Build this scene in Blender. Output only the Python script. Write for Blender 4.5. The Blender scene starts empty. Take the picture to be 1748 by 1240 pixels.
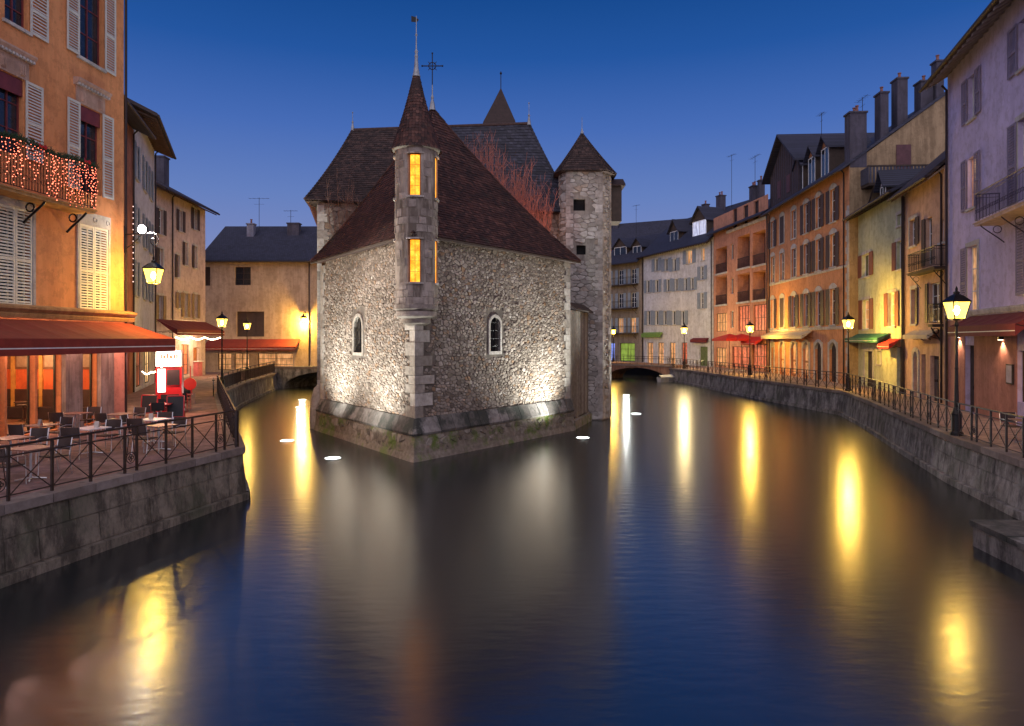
import bpy, bmesh, math, random
from mathutils import Vector, Matrix
random.seed(7)
R = math.radians
SC = bpy.context.scene
COL = SC.collection
# ------------------------------------------------------------------ camera
F = 1165.0; CX = 874.0; HY = 580.0; EYE = 4.7      # focal length, principal column and horizon row (px of a 1748 wide frame); eye height over the water
cam = bpy.data.cameras.new('camera'); camo = bpy.data.objects.new('camera', cam); COL.objects.link(camo)
camo.location = (0, 0, EYE); camo.rotation_euler = (R(90), 0, 0)
cam.sensor_width = 36; cam.lens = 36 * F / 1748; cam.shift_y = -40 / 1748; cam.clip_end = 2000; cam.clip_start = .1
SC.camera = camo
# ------------------------------------------------------------------ sky: blue hour, sun below the horizon behind the camera
W = bpy.data.worlds.new('World'); SC.world = W; W.use_nodes = True
nt = W.node_tree; bg = nt.nodes['Background']
tc = nt.nodes.new('ShaderNodeTexCoord'); sx = nt.nodes.new('ShaderNodeSeparateXYZ'); nt.links.new(tc.outputs['Generated'], sx.inputs[0])
ramp = nt.nodes.new('ShaderNodeValToRGB'); nt.links.new(sx.outputs['Z'], ramp.inputs[0])
cr = ramp.color_ramp; cr.elements[0].position = 0.0; cr.elements[0].color = (.22, .235, .43, 1); cr.elements[1].position = 1.0; cr.elements[1].color = (.002, .03, .12, 1)
for p, c in ((.12, (.18, .225, .46)), (.20, (.115, .19, .455)), (.29, (.055, .13, .41)), (.38, (.015, .080, .31)), (.47, (.004, .050, .215)), (.65, (.003, .038, .17))):
    el = cr.elements.new(p); el.color = (*c, 1)
sky = nt.nodes.new('ShaderNodeTexSky'); sky.sky_type = 'NISHITA'; sky.sun_disc = False
sky.sun_elevation = R(1.0); sky.sun_rotation = R(200); sky.ozone_density = 4
mixs = nt.nodes.new('ShaderNodeMix'); mixs.data_type = 'RGBA'; mixs.blend_type = 'ADD'; mixs.inputs[0].default_value = .012
nt.links.new(ramp.outputs[0], mixs.inputs[6]); nt.links.new(sky.outputs[0], mixs.inputs[7]); nt.links.new(mixs.outputs[2], bg.inputs[0])
bg.inputs[1].default_value = 1.0
# afterglow of the set sun: one weak, very soft sun lamp from behind the camera
sl = bpy.data.lights.new('afterglow_sun', 'SUN'); sl.energy = 2.4; sl.angle = R(150); sl.color = (1.0, .88, .90)
so = bpy.data.objects.new('afterglow_sun', sl); COL.objects.link(so); so.rotation_euler = (R(74), 0, R(-4)); so.location = (0, -20, 40)
SC.view_settings.view_transform = 'Standard'; SC.view_settings.look = 'None'; SC.view_settings.gamma = 1; SC.view_settings.exposure = 0.15
SC.render.engine = 'CYCLES'
SC.cycles.use_denoising = True; SC.cycles.sample_clamp_indirect = 6; SC.cycles.max_bounces = 6; SC.cycles.caustics_reflective = False; SC.cycles.caustics_refractive = False
try: SC.cycles.denoiser = 'OPENIMAGEDENOISE'
except Exception: pass

# ------------------------------------------------------------------ materials
MATS = {}
def newmat(name):
    m = bpy.data.materials.new(name); m.use_nodes = True
    return m, m.node_tree, m.node_tree.nodes['Principled BSDF']
def N(t, k, **kw):
    n = t.nodes.new(k)
    for a, b in kw.items(): setattr(n, a, b)
    return n
def coords(t, scale=(1, 1, 1)):
    c = N(t, 'ShaderNodeTexCoord'); m = N(t, 'ShaderNodeMapping'); m.inputs['Scale'].default_value = scale
    t.links.new(c.outputs['Object'], m.inputs[0]); return m.outputs[0]
def noise(t, vec, scale, detail=4, rough=.6):
    n = N(t, 'ShaderNodeTexNoise'); n.inputs['Scale'].default_value = scale; n.inputs['Detail'].default_value = detail; n.inputs['Roughness'].default_value = rough
    t.links.new(vec, n.inputs['Vector']); return n.outputs['Fac']
def rampn(t, fac, stops):
    r = N(t, 'ShaderNodeValToRGB'); c = r.color_ramp
    while len(c.elements) < len(stops): c.elements.new(.5)
    for e, (p, col) in zip(c.elements, stops):
        e.position = p; e.color = (*col, 1)
    t.links.new(fac, r.inputs[0]); return r.outputs[0]
def mul(c, k): return tuple(min(1, v * k) for v in c)
def mix(t, fac, a, b, mode='MIX'):
    m = N(t, 'ShaderNodeMix', data_type='RGBA', blend_type=mode)
    for i, v in ((0, fac), (6, a), (7, b)):
        if hasattr(v, 'is_linked'): t.links.new(v, m.inputs[i])
        elif i == 0: m.inputs[0].default_value = v
        else: m.inputs[i].default_value = (*v, 1)
    return m.outputs[2]
def bump(t, b, h, strength, dist):
    n = N(t, 'ShaderNodeBump'); n.inputs['Strength'].default_value = strength; n.inputs['Distance'].default_value = dist
    t.links.new(h, n.inputs['Height']); t.links.new(n.outputs[0], b.inputs['Normal'])
def stucco(name, c, dirt=.35, rough=.92):
    if name in MATS: return MATS[name]
    m, t, b = newmat(name)
    v = coords(t); vs = coords(t, (1.6, 1.6, .22))
    n1 = noise(t, v, .55, 6, .65); n2 = noise(t, vs, 1.3, 5, .7)
    base = rampn(t, n1, ((.3, mul(c, .80)), (.55, c), (.75, mul(c, 1.10))))
    st = rampn(t, n2, ((.42, mul(c, .52)), (.60, (1, 1, 1))))
    pt_ = rampn(t, noise(t, v, 2.1, 8, .75), ((.44, (.78, .76, .74)), (.50, (1, 1, 1)), (.62, (1, 1, 1)), (.66, (.9, .9, .9))))
    t.links.new(mix(t, .75, mix(t, dirt, base, st, 'MULTIPLY'), pt_, 'MULTIPLY'), b.inputs['Base Color'])
    b.inputs['Roughness'].default_value = rough
    bump(t, b, noise(t, v, 22, 5, .7), .35, .012)
    MATS[name] = m; return m
def plain(name, c, rough=.6, metal=0, var=.25, scale=4, bmp=0, bscale=30):
    if name in MATS: return MATS[name]
    m, t, b = newmat(name); v = coords(t)
    t.links.new(rampn(t, noise(t, v, scale), ((.3, mul(c, 1 - var)), (.7, mul(c, 1 + var)))), b.inputs['Base Color'])
    b.inputs['Roughness'].default_value = rough; b.inputs['Metallic'].default_value = metal
    if bmp: bump(t, b, noise(t, v, bscale), bmp, .01)
    MATS[name] = m; return m
def emit(name, c, s, var=0, scale=6):
    if name in MATS: return MATS[name]
    m, t, b = newmat(name)
    b.inputs['Base Color'].default_value = (*mul(c, .5), 1)
    if var:
        a_ = rampn(t, noise(t, coords(t), scale, 5), ((.36, mul(c, 1 - var)), (.62, c))); f_ = rampn(t, noise(t, coords(t, (4, 4, .25)), 2.2, 3), ((.38, (.15, .12, .1)), (.6, (1, 1, 1)))); t.links.new(mix(t, .85, a_, f_, 'MULTIPLY'), b.inputs['Emission Color'])
    else: b.inputs['Emission Color'].default_value = (*c, 1)
    b.inputs['Emission Strength'].default_value = s
    MATS[name] = m; return m
def island(name, stops, rough=.9, moss=None, stain=.4, bs=18, bd=.02, nsc=5):
    """stone or tile whose colour differs from piece to piece"""
    m, t, b = newmat(name)
    g = N(t, 'ShaderNodeNewGeometry'); oi = N(t, 'ShaderNodeObjectInfo')
    add = N(t, 'ShaderNodeMath', operation='ADD'); t.links.new(g.outputs['Random Per Island'], add.inputs[0]); t.links.new(oi.outputs['Random'], add.inputs[1])
    fr = N(t, 'ShaderNodeMath', operation='FRACT'); t.links.new(add.outputs[0], fr.inputs[0])
    col = rampn(t, fr.outputs[0], stops); v = coords(t)
    n = noise(t, v, nsc, 5)
    col = mix(t, stain, col, rampn(t, n, ((.35, (.45, .42, .4)), (.65, (1, 1, 1)))), 'MULTIPLY')
    n3 = noise(t, v, .5, 6, .7)
    col = mix(t, .55, col, rampn(t, n3, ((.36, (.5, .46, .43)), (.62, (1.0, 1.0, 1.0)))), 'MULTIPLY')
    if moss:
        n2 = noise(t, v, moss[1], 6, .7)
        ms = rampn(t, n2, ((moss[2], (0, 0, 0)), (moss[2] + .12, (1, 1, 1))))
        col = mix(t, ms, col, moss[0])
    t.links.new(col, b.inputs['Base Color']); b.inputs['Roughness'].default_value = rough
    bump(t, b, noise(t, v, bs, 6, .7), .6, bd)
    MATS[name] = m; return m
STONE = island('rubble_stone', ((0, (.16, .12, .095)), (.2, (.24, .19, .15)), (.5, (.33, .27, .22)), (.8, (.42, .355, .30)), (.93, (.30, .18, .10)), (1, (.52, .46, .41))))
STONE2 = island('dressed_stone', ((0, (.32, .275, .23)), (.5, (.48, .425, .37)), (1, (.62, .57, .51))), stain=.6)
PLINTH = island('plinth_stone', ((0, (.15, .12, .095)), (.5, (.26, .215, .17)), (1, (.37, .32, .27))), moss=((.10, .135, .025), .8, .50), stain=.8)
COPING = island('coping_stone', ((0, (.12, .105, .095)), (.5, (.20, .18, .165)), (1, (.32, .29, .27))), moss=((.035, .036, .03), .9, .48), stain=.7)
TOWERST = island('tower_stone', ((0, (.34, .31, .27)), (.5, (.50, .46, .41)), (.85, (.62, .58, .52)), (1, (.36, .26, .18))), stain=.45)
TILE = island('clay_tile', ((0, (.035, .014, .011)), (.4, (.07, .025, .018)), (.8, (.105, .038, .026)), (1, (.16, .07, .05))), rough=.8, stain=.7, bs=9, nsc=1.2, moss=((.045, .045, .03), .9, .60))
TILED = island('old_dark_tile', ((0, (.03, .017, .014)), (.5, (.055, .03, .024)), (1, (.10, .055, .042))), rough=.8, stain=.5, bs=9)
SHADETILE = island('shaded_blue_tile', ((0, (.02, .02, .03)), (.5, (.035, .035, .055)), (1, (.06, .06, .085))), rough=.7, stain=.4, bs=9)  # dark blue puts the shade of the unlit rear roof into the tile colour
MORTAR = stucco('lime_mortar', (.17, .135, .11), .5)
TPLASTER = stucco('turret_plaster', (.36, .30, .25), .8)
IRON = plain('wrought_iron', (.018, .016, .016), .45, .6)
RUSTI = plain('painted_iron_brown', (.035, .02, .016), .5, .3)
LEAD = plain('grey_lead', (.30, .31, .32), .5, .6)
WOODD = plain('dark_timber', (.055, .035, .025), .8, bmp=.4)
WOODG = island('weathered_board', ((0, (.17, .14, .12)), (.5, (.26, .22, .19)), (1, (.36, .31, .27))), stain=.7)
DARKO = plain('dark_opening', (.006, .005, .005), .9)
GLASS = plain('dark_window_glass', (.018, .022, .032), .09, var=.3)
WHITEP = plain('white_frame_paint', (.70, .69, .68), .6, var=.08)
REDFR = plain('oxblood_frame_paint', (.16, .03, .03), .5)
STONEW = stucco('pale_stone_trim', (.56, .52, .48), .35)
ROOFS = None
def roofmat(name, c):
    if name in MATS: return MATS[name]
    m, t, b = newmat(name); v = coords(t)
    br = N(t, 'ShaderNodeTexBrick'); br.inputs['Scale'].default_value = 1; br.inputs['Brick Width'].default_value = .22; br.inputs['Row Height'].default_value = .16
    br.inputs['Mortar Size'].default_value = .015; br.inputs['Color1'].default_value = (*mul(c, .75), 1); br.inputs['Color2'].default_value = (*mul(c, 1.25), 1); br.inputs['Mortar'].default_value = (*mul(c, .4), 1)
    sp = N(t, 'ShaderNodeSeparateXYZ'); t.links.new(v, sp.inputs[0]); cb = N(t, 'ShaderNodeCombineXYZ'); t.links.new(sp.outputs[0], cb.inputs[0]); t.links.new(sp.outputs[2], cb.inputs[1]); t.links.new(cb.outputs[0], br.inputs['Vector'])
    t.links.new(mix(t, .5, br.outputs['Color'], rampn(t, noise(t, v, .8, 5), ((.3, (.5, .5, .5)), (.7, (1, 1, 1)))), 'MULTIPLY'), b.inputs['Base Color'])
    b.inputs['Roughness'].default_value = .75; bump(t, b, br.outputs['Fac'], -.5, .03)
    MATS[name] = m; return m
ROOFN = roofmat('slate_roof', (.035, .035, .06))
ROOFB = roofmat('brown_tile_roof', (.075, .05, .045))

# ------------------------------------------------------------------ mesh helpers
class MB:
    def __init__(s): s.v = []; s.f = []
    def add(s, vs, fs):
        o = len(s.v); s.v.extend(tuple(p) for p in vs); s.f.extend(tuple(i + o for i in f) for f in fs); return s
    def box(s, x0, x1, y0, y1, z0, z1):
        return s.add([(x0, y0, z0), (x1, y0, z0), (x1, y1, z0), (x0, y1, z0), (x0, y0, z1), (x1, y0, z1), (x1, y1, z1), (x0, y1, z1)],
                     [(0, 3, 2, 1), (4, 5, 6, 7), (0, 1, 5, 4), (1, 2, 6, 5), (2, 3, 7, 6), (3, 0, 4, 7)])
    def prism(s, poly, z0, z1):
        n = len(poly)
        return s.add([(x, y, z0) for x, y in poly] + [(x, y, z1) for x, y in poly],
                     [tuple(range(n - 1, -1, -1)), tuple(range(n, 2 * n))] + [(i, (i + 1) % n, n + (i + 1) % n, n + i) for i in range(n)])
    def xprism(s, prof, x0, x1):       # profile of (y, z) pushed along x
        n = len(prof)
        return s.add([(x0, y, z) for y, z in prof] + [(x1, y, z) for y, z in prof],
                     [tuple(range(n)), tuple(range(2 * n - 1, n - 1, -1))] + [(i, n + i, n + (i + 1) % n, (i + 1) % n) for i in range(n)])
    def yprism(s, prof, y0, y1):       # profile of (x, z) pushed along y
        n = len(prof)
        return s.add([(x, y0, z) for x, z in prof] + [(x, y1, z) for x, z in prof],
                     [tuple(range(n)), tuple(range(2 * n - 1, n - 1, -1))] + [(i, n + i, n + (i + 1) % n, (i + 1) % n) for i in range(n)])
    def tube(s, pts, r, n=6, r1=None):
        pts = [Vector(p) for p in pts]; k = len(pts); vs = []
        for i, p in enumerate(pts):
            d = (pts[min(i + 1, k - 1)] - pts[max(i - 1, 0)]).normalized()
            a = d.orthogonal().normalized() if abs(d.z) < .95 else Vector((1, 0, 0)); a = (a - d * a.dot(d)).normalized(); b = d.cross(a)
            if abs(d.z) < .95:
                b = (Vector((0, 0, 1)) - d * d.z).normalized(); a = b.cross(d)
            rr = r if r1 is None else r + (r1 - r) * i / max(1, k - 1)
            for j in range(n):
                w = 2 * math.pi * j / n + math.pi / n; vs.append(p + a * math.cos(w) * rr + b * math.sin(w) * rr)
        fs = [(i * n + j, i * n + (j + 1) % n, (i + 1) * n + (j + 1) % n, (i + 1) * n + j) for i in range(k - 1) for j in range(n)]
        fs += [tuple(range(n - 1, -1, -1)), tuple(range((k - 1) * n, k * n))]
        return s.add(vs, fs)
    def lathe(s, prof, n=12, c=(0, 0, 0), a0=0):
        vs = []; k = len(prof)
        for r, z in prof:
            for j in range(n):
                w = 2 * math.pi * j / n + a0; vs.append((c[0] + r * math.cos(w), c[1] + r * math.sin(w), c[2] + z))
        fs = [(i * n + j, i * n + (j + 1) % n, (i + 1) * n + (j + 1) % n, (i + 1) * n + j) for i in range(k - 1) for j in range(n)]
        fs += [tuple(range(n - 1, -1, -1)), tuple(range((k - 1) * n, k * n))]
        return s.add(vs, fs)
    def ring(s, c, rad, r, ax, az, n=16, a0=0, a1=2 * math.pi):
        c = Vector(c); ax = Vector(ax); az = Vector(az)
        return s.tube([c + ax * rad * math.cos(a0 + (a1 - a0) * i / n) + az * rad * math.sin(a0 + (a1 - a0) * i / n) for i in range(n + 1)], r, 5)
    def ball(s, c, r, n=6):
        return s.lathe([(max(.001, r * math.sin(math.pi * i / n)), -r * math.cos(math.pi * i / n)) for i in range(n + 1)], n + 2, c)
    def build(s, name, mat, parent=None, loc=None, rz=0, smooth=False, world=False):
        me = bpy.data.meshes.new(name); me.from_pydata(s.v, [], s.f); me.update()
        if mat: me.materials.append(mat)
        if smooth:
            for p in me.polygons: p.use_smooth = True
        o = bpy.data.objects.new(name, me); COL.objects.link(o)
        return place(o, parent, loc, rz, world)
def mat4(o):
    m = Matrix.Translation(o.location) @ Matrix.Rotation(o.rotation_euler.z, 4, 'Z')
    if o.parent:
        m = mat4(o.parent) @ o.matrix_parent_inverse @ m
    return m
def place(o, parent=None, loc=None, rz=0, world=False):
    if loc is not None: o.location = loc
    o.rotation_euler.z = rz
    if parent:
        o.parent = parent
        if world: o.matrix_parent_inverse = mat4(parent).inverted()
    return o
def inst(me, name, parent=None, loc=(0, 0, 0), rz=0, world=False, sc=None):
    o = bpy.data.objects.new(name, me); COL.objects.link(o)
    if sc: o.scale = sc
    return place(o, parent, loc, rz, world)
def tag(o, label, cat=None, group=None, kind=None):
    if label: o['label'] = label
    if cat: o['category'] = cat
    if group: o['group'] = group
    if kind: o['kind'] = kind
    return o
def empty(name, loc=(0, 0, 0), rz=0, label=None, cat=None, group=None):
    o = bpy.data.objects.new(name, None); COL.objects.link(o); o.location = loc; o.rotation_euler.z = rz; o.empty_display_size = .3
    return tag(o, label, cat, group)
def fixnormals(o):
    bm = bmesh.new(); bm.from_mesh(o.data); bmesh.ops.recalc_face_normals(bm, faces=bm.faces[:]); bm.to_mesh(o.data); bm.free(); return o
def at(px, py, z):      # the point of the place at height z seen in that direction
    Y = (EYE - z) * F / (py - HY); return Vector(((px - CX) / F * Y, Y, z))
def atY(px, py, Y): return Vector(((px - CX) / F * Y, Y, EYE - (py - HY) / F * Y))
def light(name, loc, power, col, r=.1, parent=None, spot=None, aim=None, blend=.6):
    l = bpy.data.lights.new(name, 'SPOT' if spot else 'POINT'); l.energy = power; l.color = col; l.shadow_soft_size = r
    o = bpy.data.objects.new(name, l); COL.objects.link(o)
    if spot:
        l.spot_size = R(spot); l.spot_blend = blend
        o.rotation_euler = (Vector(aim) - Vector(loc)).to_track_quat('-Z', 'Y').to_euler()
    o.location = loc
    if parent: o.parent = parent; o.matrix_parent_inverse = mat4(parent).inverted()
    return o
SODIUM = (1.0, .58, .09)
UP = Vector((0, 0, 1))
QZ = 1.5        # quay level above the water

# ================================================================== SETTING
# water
def watermat():
    m, t, b = newmat('river_water')
    c = N(t, 'ShaderNodeTexCoord'); mp = N(t, 'ShaderNodeMapping'); mp.inputs['Scale'].default_value = (.55, 1.5, 1); t.links.new(c.outputs['Object'], mp.inputs[0])
    n1 = noise(t, mp.outputs[0], 3.0, 3, .5); n2 = noise(t, mp.outputs[0], .35, 2, .5)
    mm = N(t, 'ShaderNodeMath', operation='MULTIPLY_ADD'); t.links.new(n2, mm.inputs[0]); mm.inputs[1].default_value = .5; t.links.new(n1, mm.inputs[2])
    b.inputs['Base Color'].default_value = (.004, .008, .010, 1)
    b.inputs['IOR'].default_value = 2.9; b.inputs['Specular IOR Level'].default_value = .5
    b.inputs['Roughness'].default_value = .215
    bump(t, b, mm.outputs[0], .085, .05)
    return m
WATER = watermat()
o = MB().add([(-90, -40, 0), (90, -40, 0), (90, 200, 0), (-90, 200, 0)], [(0, 1, 2, 3)]).build('water', WATER); tag(o, None, kind='structure')

# quays ------------------------------------------------------------
PAVE = stucco('reddish_paving', (.27, .155, .135), .5)
PAVER = stucco('pinkish_paving', (.33, .22, .19), .4)
def quaywallmat(name, c, c2, moss=(.05, .055, .03)):
    m, t, b = newmat(name); v = coords(t); vs = coords(t, (1.5, 1.5, .5))
    n1 = noise(t, v, 1.6, 8, .75); n2 = noise(t, vs, 1.5, 8, .75)
    col = rampn(t, n1, ((.3, mul(c, .45)), (.5, c), (.7, c2)))
    col = mix(t, .8, col, rampn(t, n2, ((.42, (.16, .15, .14)), (.56, (1, 1, 1)))), 'MULTIPLY')
    col = mix(t, rampn(t, noise(t, v, .8, 6, .7), ((.52, (0, 0, 0)), (.66, (.8, .8, .8)))), col, moss)
    t.links.new(col, b.inputs['Base Color']); b.inputs['Roughness'].default_value = .9
    bump(t, b, noise(t, v, 7, 8, .75), .8, .05)
    MATS[name] = m; return m
QW1 = quaywallmat('stained_quay_concrete', (.20, .16, .12), (.36, .29, .22))
QW2 = quaywallmat('stained_quay_masonry', (.24, .215, .20), (.46, .43, .41))
LQ = [(-16.4, -12), (-13.26 + .264 * 6, 6), (-9.8, 13.1), (-7.94, 20.15), (-17.4, 40.8), (-19.6, 49.8), (-22.6, 65.5)]
LQpoly = LQ + [(-22.6, 70), (-40, 140), (-300, 140), (-300, -12)]
RQ = [(12.5, -12), (12.9, 10), (13.45, 18), (14.45, 22.4), (16.1, 27.8), (18.6, 35.5), (20.55, 42.3), (20.1, 47), (19.6, 53), (18.3, 73), (17.6, 78)]
RQpoly = [(300, -12), (300, 300)] + [(-40, 300), (-40, 140), (0, 110), (16.2, 88)] + RQ[::-1]
for nm, poly, mt in (('left_pavement', LQpoly, PAVE), ('right_pavement', RQpoly, PAVER)):
    o = MB().add([(x, y, QZ) for x, y in poly], [tuple(range(len(poly)))]).build(nm, mt); fixnormals(o); tag(o, None, kind='structure')
    if o.data.polygons[0].normal.z < 0: o.data.flip_normals()
def quay_wall(line, side, mat, label, cmat, batter=.08):
    """wall under the quay edge with a row of coping blocks; side = +1 when the water lies to the right of the line"""
    T = empty('quay_wall', (line[0][0], line[0][1], 0), 0, label, 'quay wall')
    mb = MB(); cop = MB(); n = 0
    segs = []
    for (x0, y0), (x1, y1) in zip(line[:-1], line[1:]):
        d = Vector((x1 - x0, y1 - y0, 0)); L = d.length; d.normalize(); nr = Vector((d.y, -d.x, 0)) * side
        segs.append((Vector((x0, y0, 0)), d, nr, L))
    # rows of points with mitred offsets
    P = [Vector((x, y, 0)) for x, y in line]
    nn = []
    for i in range(len(P)):
        a = segs[max(i - 1, 0)][2]; b = segs[min(i, len(segs) - 1)][2]; m = (a + b).normalized(); nn.append(m / max(.4, m.dot(a)))
    rows = [(-.06, QZ - .004), (-.03, QZ - .2), (batter * .5, .6), (batter, .22), (batter + .12, .2), (batter + .14, -1.2)]
    vs = [P[i] + nn[i] * o + Vector((0, 0, z)) for o, z in rows for i in range(len(P))]
    k = len(P); fs = [(r * k + i, r * k + i + 1, (r + 1) * k + i + 1, (r + 1) * k + i) for r in range(len(rows) - 1) for i in range(k - 1)]
    w = mb.add(vs, fs).build('wall', mat, T, world=True)
    for p0, d, nr, L in segs:                     # visible face blocks, slightly proud of the joints
        nb = max(1, round(L / 1.5)); s = L / nb
        for r_, (za, zb, oa, ob) in enumerate(((1.30, .86, -.03, .014), (.86, .24, .014, batter))):
            for i in range(nb + 1):
                u0 = max(0, (i - .5 * (r_ % 2)) * s) + .012; u1 = min(L, (i + 1 - .5 * (r_ % 2)) * s) - .012
                if u1 - u0 < .2 or p0.y + d.y * u0 < 5 or p0.y + d.y * u0 > 62: continue
                pr = random.uniform(.012, .035); a0 = p0 + d * u0; a1 = p0 + d * u1
                vs = [a0 + nr * (oa + pr) + UP * (za - .012), a1 + nr * (oa + pr) + UP * (za - .012), a1 + nr * (ob + pr) + UP * (zb + .012), a0 + nr * (ob + pr) + UP * (zb + .012)]
                vs += [v - nr * .08 for v in vs]
                fixnormals(MB().add(vs, [(0, 1, 2, 3), (0, 4, 5, 1), (1, 5, 6, 2), (2, 6, 7, 3), (3, 7, 4, 0)]).build('block', mat, w, world=True))
    for p0, d, nr, L in segs:
        nb = max(1, round(L / 1.1)); s = L / nb
        for i in range(nb):
            if p0.y + d.y * s * i < 2: continue
            a = p0 + d * (s * i + .008); b = p0 + d * (s * (i + 1) - .008); hh = random.uniform(-.008, .008)
            q = [a - nr * .42, b - nr * .42, b + nr * .07, a + nr * .07]
            MB().prism([(p.x, p.y) for p in q], QZ - .16, QZ + .03 + hh).build('coping_stone', cmat, T, world=True)
    return T
CONCB = island('quay_coping', ((0, (.17, .13, .115)), (.5, (.23, .18, .16)), (1, (.29, .235, .21))), stain=.5)
quay_wall(LQ[:4], 1, QW1, 'stained dark quay wall below the restaurant terrace', CONCB)
quay_wall(LQ[3:], 1, QW2, 'quay wall along the narrow side canal by the old bicycle', CONCB)
quay_wall(RQ, -1, QW2, 'long weathered masonry quay wall under the orange houses', CONCB)

o = MB().prism([(-22.7, 70.2), (-8, 69.5), (-6, 112), (-40, 140)], -1, QZ - .004).build('back_pavement', QW2); fixnormals(o); tag(o, None, kind='structure')
# railings -----------------------------------------------------------
def railing(line, label, cat='railing', bay=.95, pair=True, mode='cross', inset=.18, side=1, h=1.08, z=QZ + .03):
    T = empty('railing', (line[0][0], line[0][1], z), 0, label, cat)
    post = MB().box(-.024, .024, -.024, .024, -.12, h - .01); pme = bpy.data.meshes.new('post'); pme.from_pydata(post.v, [], post.f); pme.materials.append(RUSTI)
    bal = MB().box(-.009, .009, -.009, .009, .1, h - .2); bme = bpy.data.meshes.new('baluster'); bme.from_pydata(bal.v, [], bal.f); bme.materials.append(RUSTI)
    cache = {}
    for (x0, y0), (x1, y1) in zip(line[:-1], line[1:]):
        d = Vector((x1 - x0, y1 - y0, 0)); L = d.length; d.normalize(); nr = Vector((d.y, -d.x, 0)) * side
        p0 = Vector((x0, y0, 0)) - nr * inset; rz = math.atan2(d.y, d.x)
        for zz, r in ((h, .026), (h - .2, .016), (.1, .014)):
            a = p0 + Vector((0, 0, z + zz)); MB().tube([a, a + d * L], r, 6).build('rail', RUSTI, T, world=True)
        u = 0; pos = [0]; kinds = []; i = 0
        while u < L - .3:
            w = .36 if (pair and i % 4 == 0) else bay
            if u + w > L - .25: w = L - u
            kinds.append('pair' if w == .36 else mode); u += w; pos.append(u); i += 1
        for k, u in enumerate(pos):
            q = p0 + d * u; inst(pme, 'post', T, (q.x, q.y, z), rz, True)
        for k, kd in enumerate(kinds):
            w = round(pos[k + 1] - pos[k], 3); q = p0 + d * pos[k]
            if kd == 'cross':
                for sgn in (0, 1):
                    key = (w, sgn)
                    if key not in cache:
                        m = MB(); za, zb = (.1, h - .2) if sgn == 0 else (h - .2, .1)
                        m.tube([(0.02, .006 if sgn else -.006, za), (w - .02, .006 if sgn else -.006, zb)], .012, 4)
                        me = bpy.data.meshes.new('cross_bar'); me.from_pydata(m.v, [], m.f); me.materials.append(RUSTI); cache[key] = me
                    inst(cache[key], 'cross_bar', T, (q.x, q.y, z), rz, True)
            elif kd == 'bars':
                for j in range(1, int(w / .13)):
                    qq = q + d * (j * .13); inst(bme, 'baluster', T, (qq.x, qq.y, z), rz, True)
            else:
                if 'pair' not in cache:
                    m = MB(); c = w / 2
                    m.ring((c, 0, .34), .13, .011, (1, 0, 0), (0, 0, 1), 18)
                    for a in (0, 90, 180, 270):
                        m.ring((c + .05 * math.cos(R(a)), 0, .34 + .05 * math.sin(R(a))), .034, .012, (1, 0, 0), (0, 0, 1), 8)
                    m.tube([(c - .12, 0, .42), (c - .06, 0, .8), (c - .12, 0, h - .2)], .01, 4); m.tube([(c + .12, 0, .42), (c + .06, 0, .8), (c + .12, 0, h - .2)], .01, 4)
                    m.ring((c, 0, h - .1), .05, .009, (1, 0, 0), (0, 0, 1), 10)
                    me = bpy.data.meshes.new('emblem'); me.from_pydata(m.v, [], m.f); me.materials.append(RUSTI); cache['pair'] = me
                inst(cache['pair'], 'emblem', T, (q.x, q.y, z), rz, True)
    return T
railing([(-13.26 + .264 * 9.92, 9.92), (-7.94, 20.15)], 'brown iron railing with crossed bars and clover rings along the cafe terrace', side=1)
railing([(-7.94, 20.15), (-17.4, 40.8)], 'iron railing running back from the terrace corner to the bicycle', side=1, inset=.2, bay=1.0)
railing([(-17.4, 40.8), (-19.6, 49.8), (-22.6, 65.5)], 'balustered iron railing along the side canal leading to the stone bridge', side=1, mode='bars', pair=False, bay=1.9)
railing(RQ[1:6], 'iron railing with crossed bars along the near quay beneath the tall street lamp', side=-1, inset=.2)
railing(RQ[5:], 'iron railing bending along the quay in front of the orange arcaded house', side=-1, inset=.2)

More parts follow.
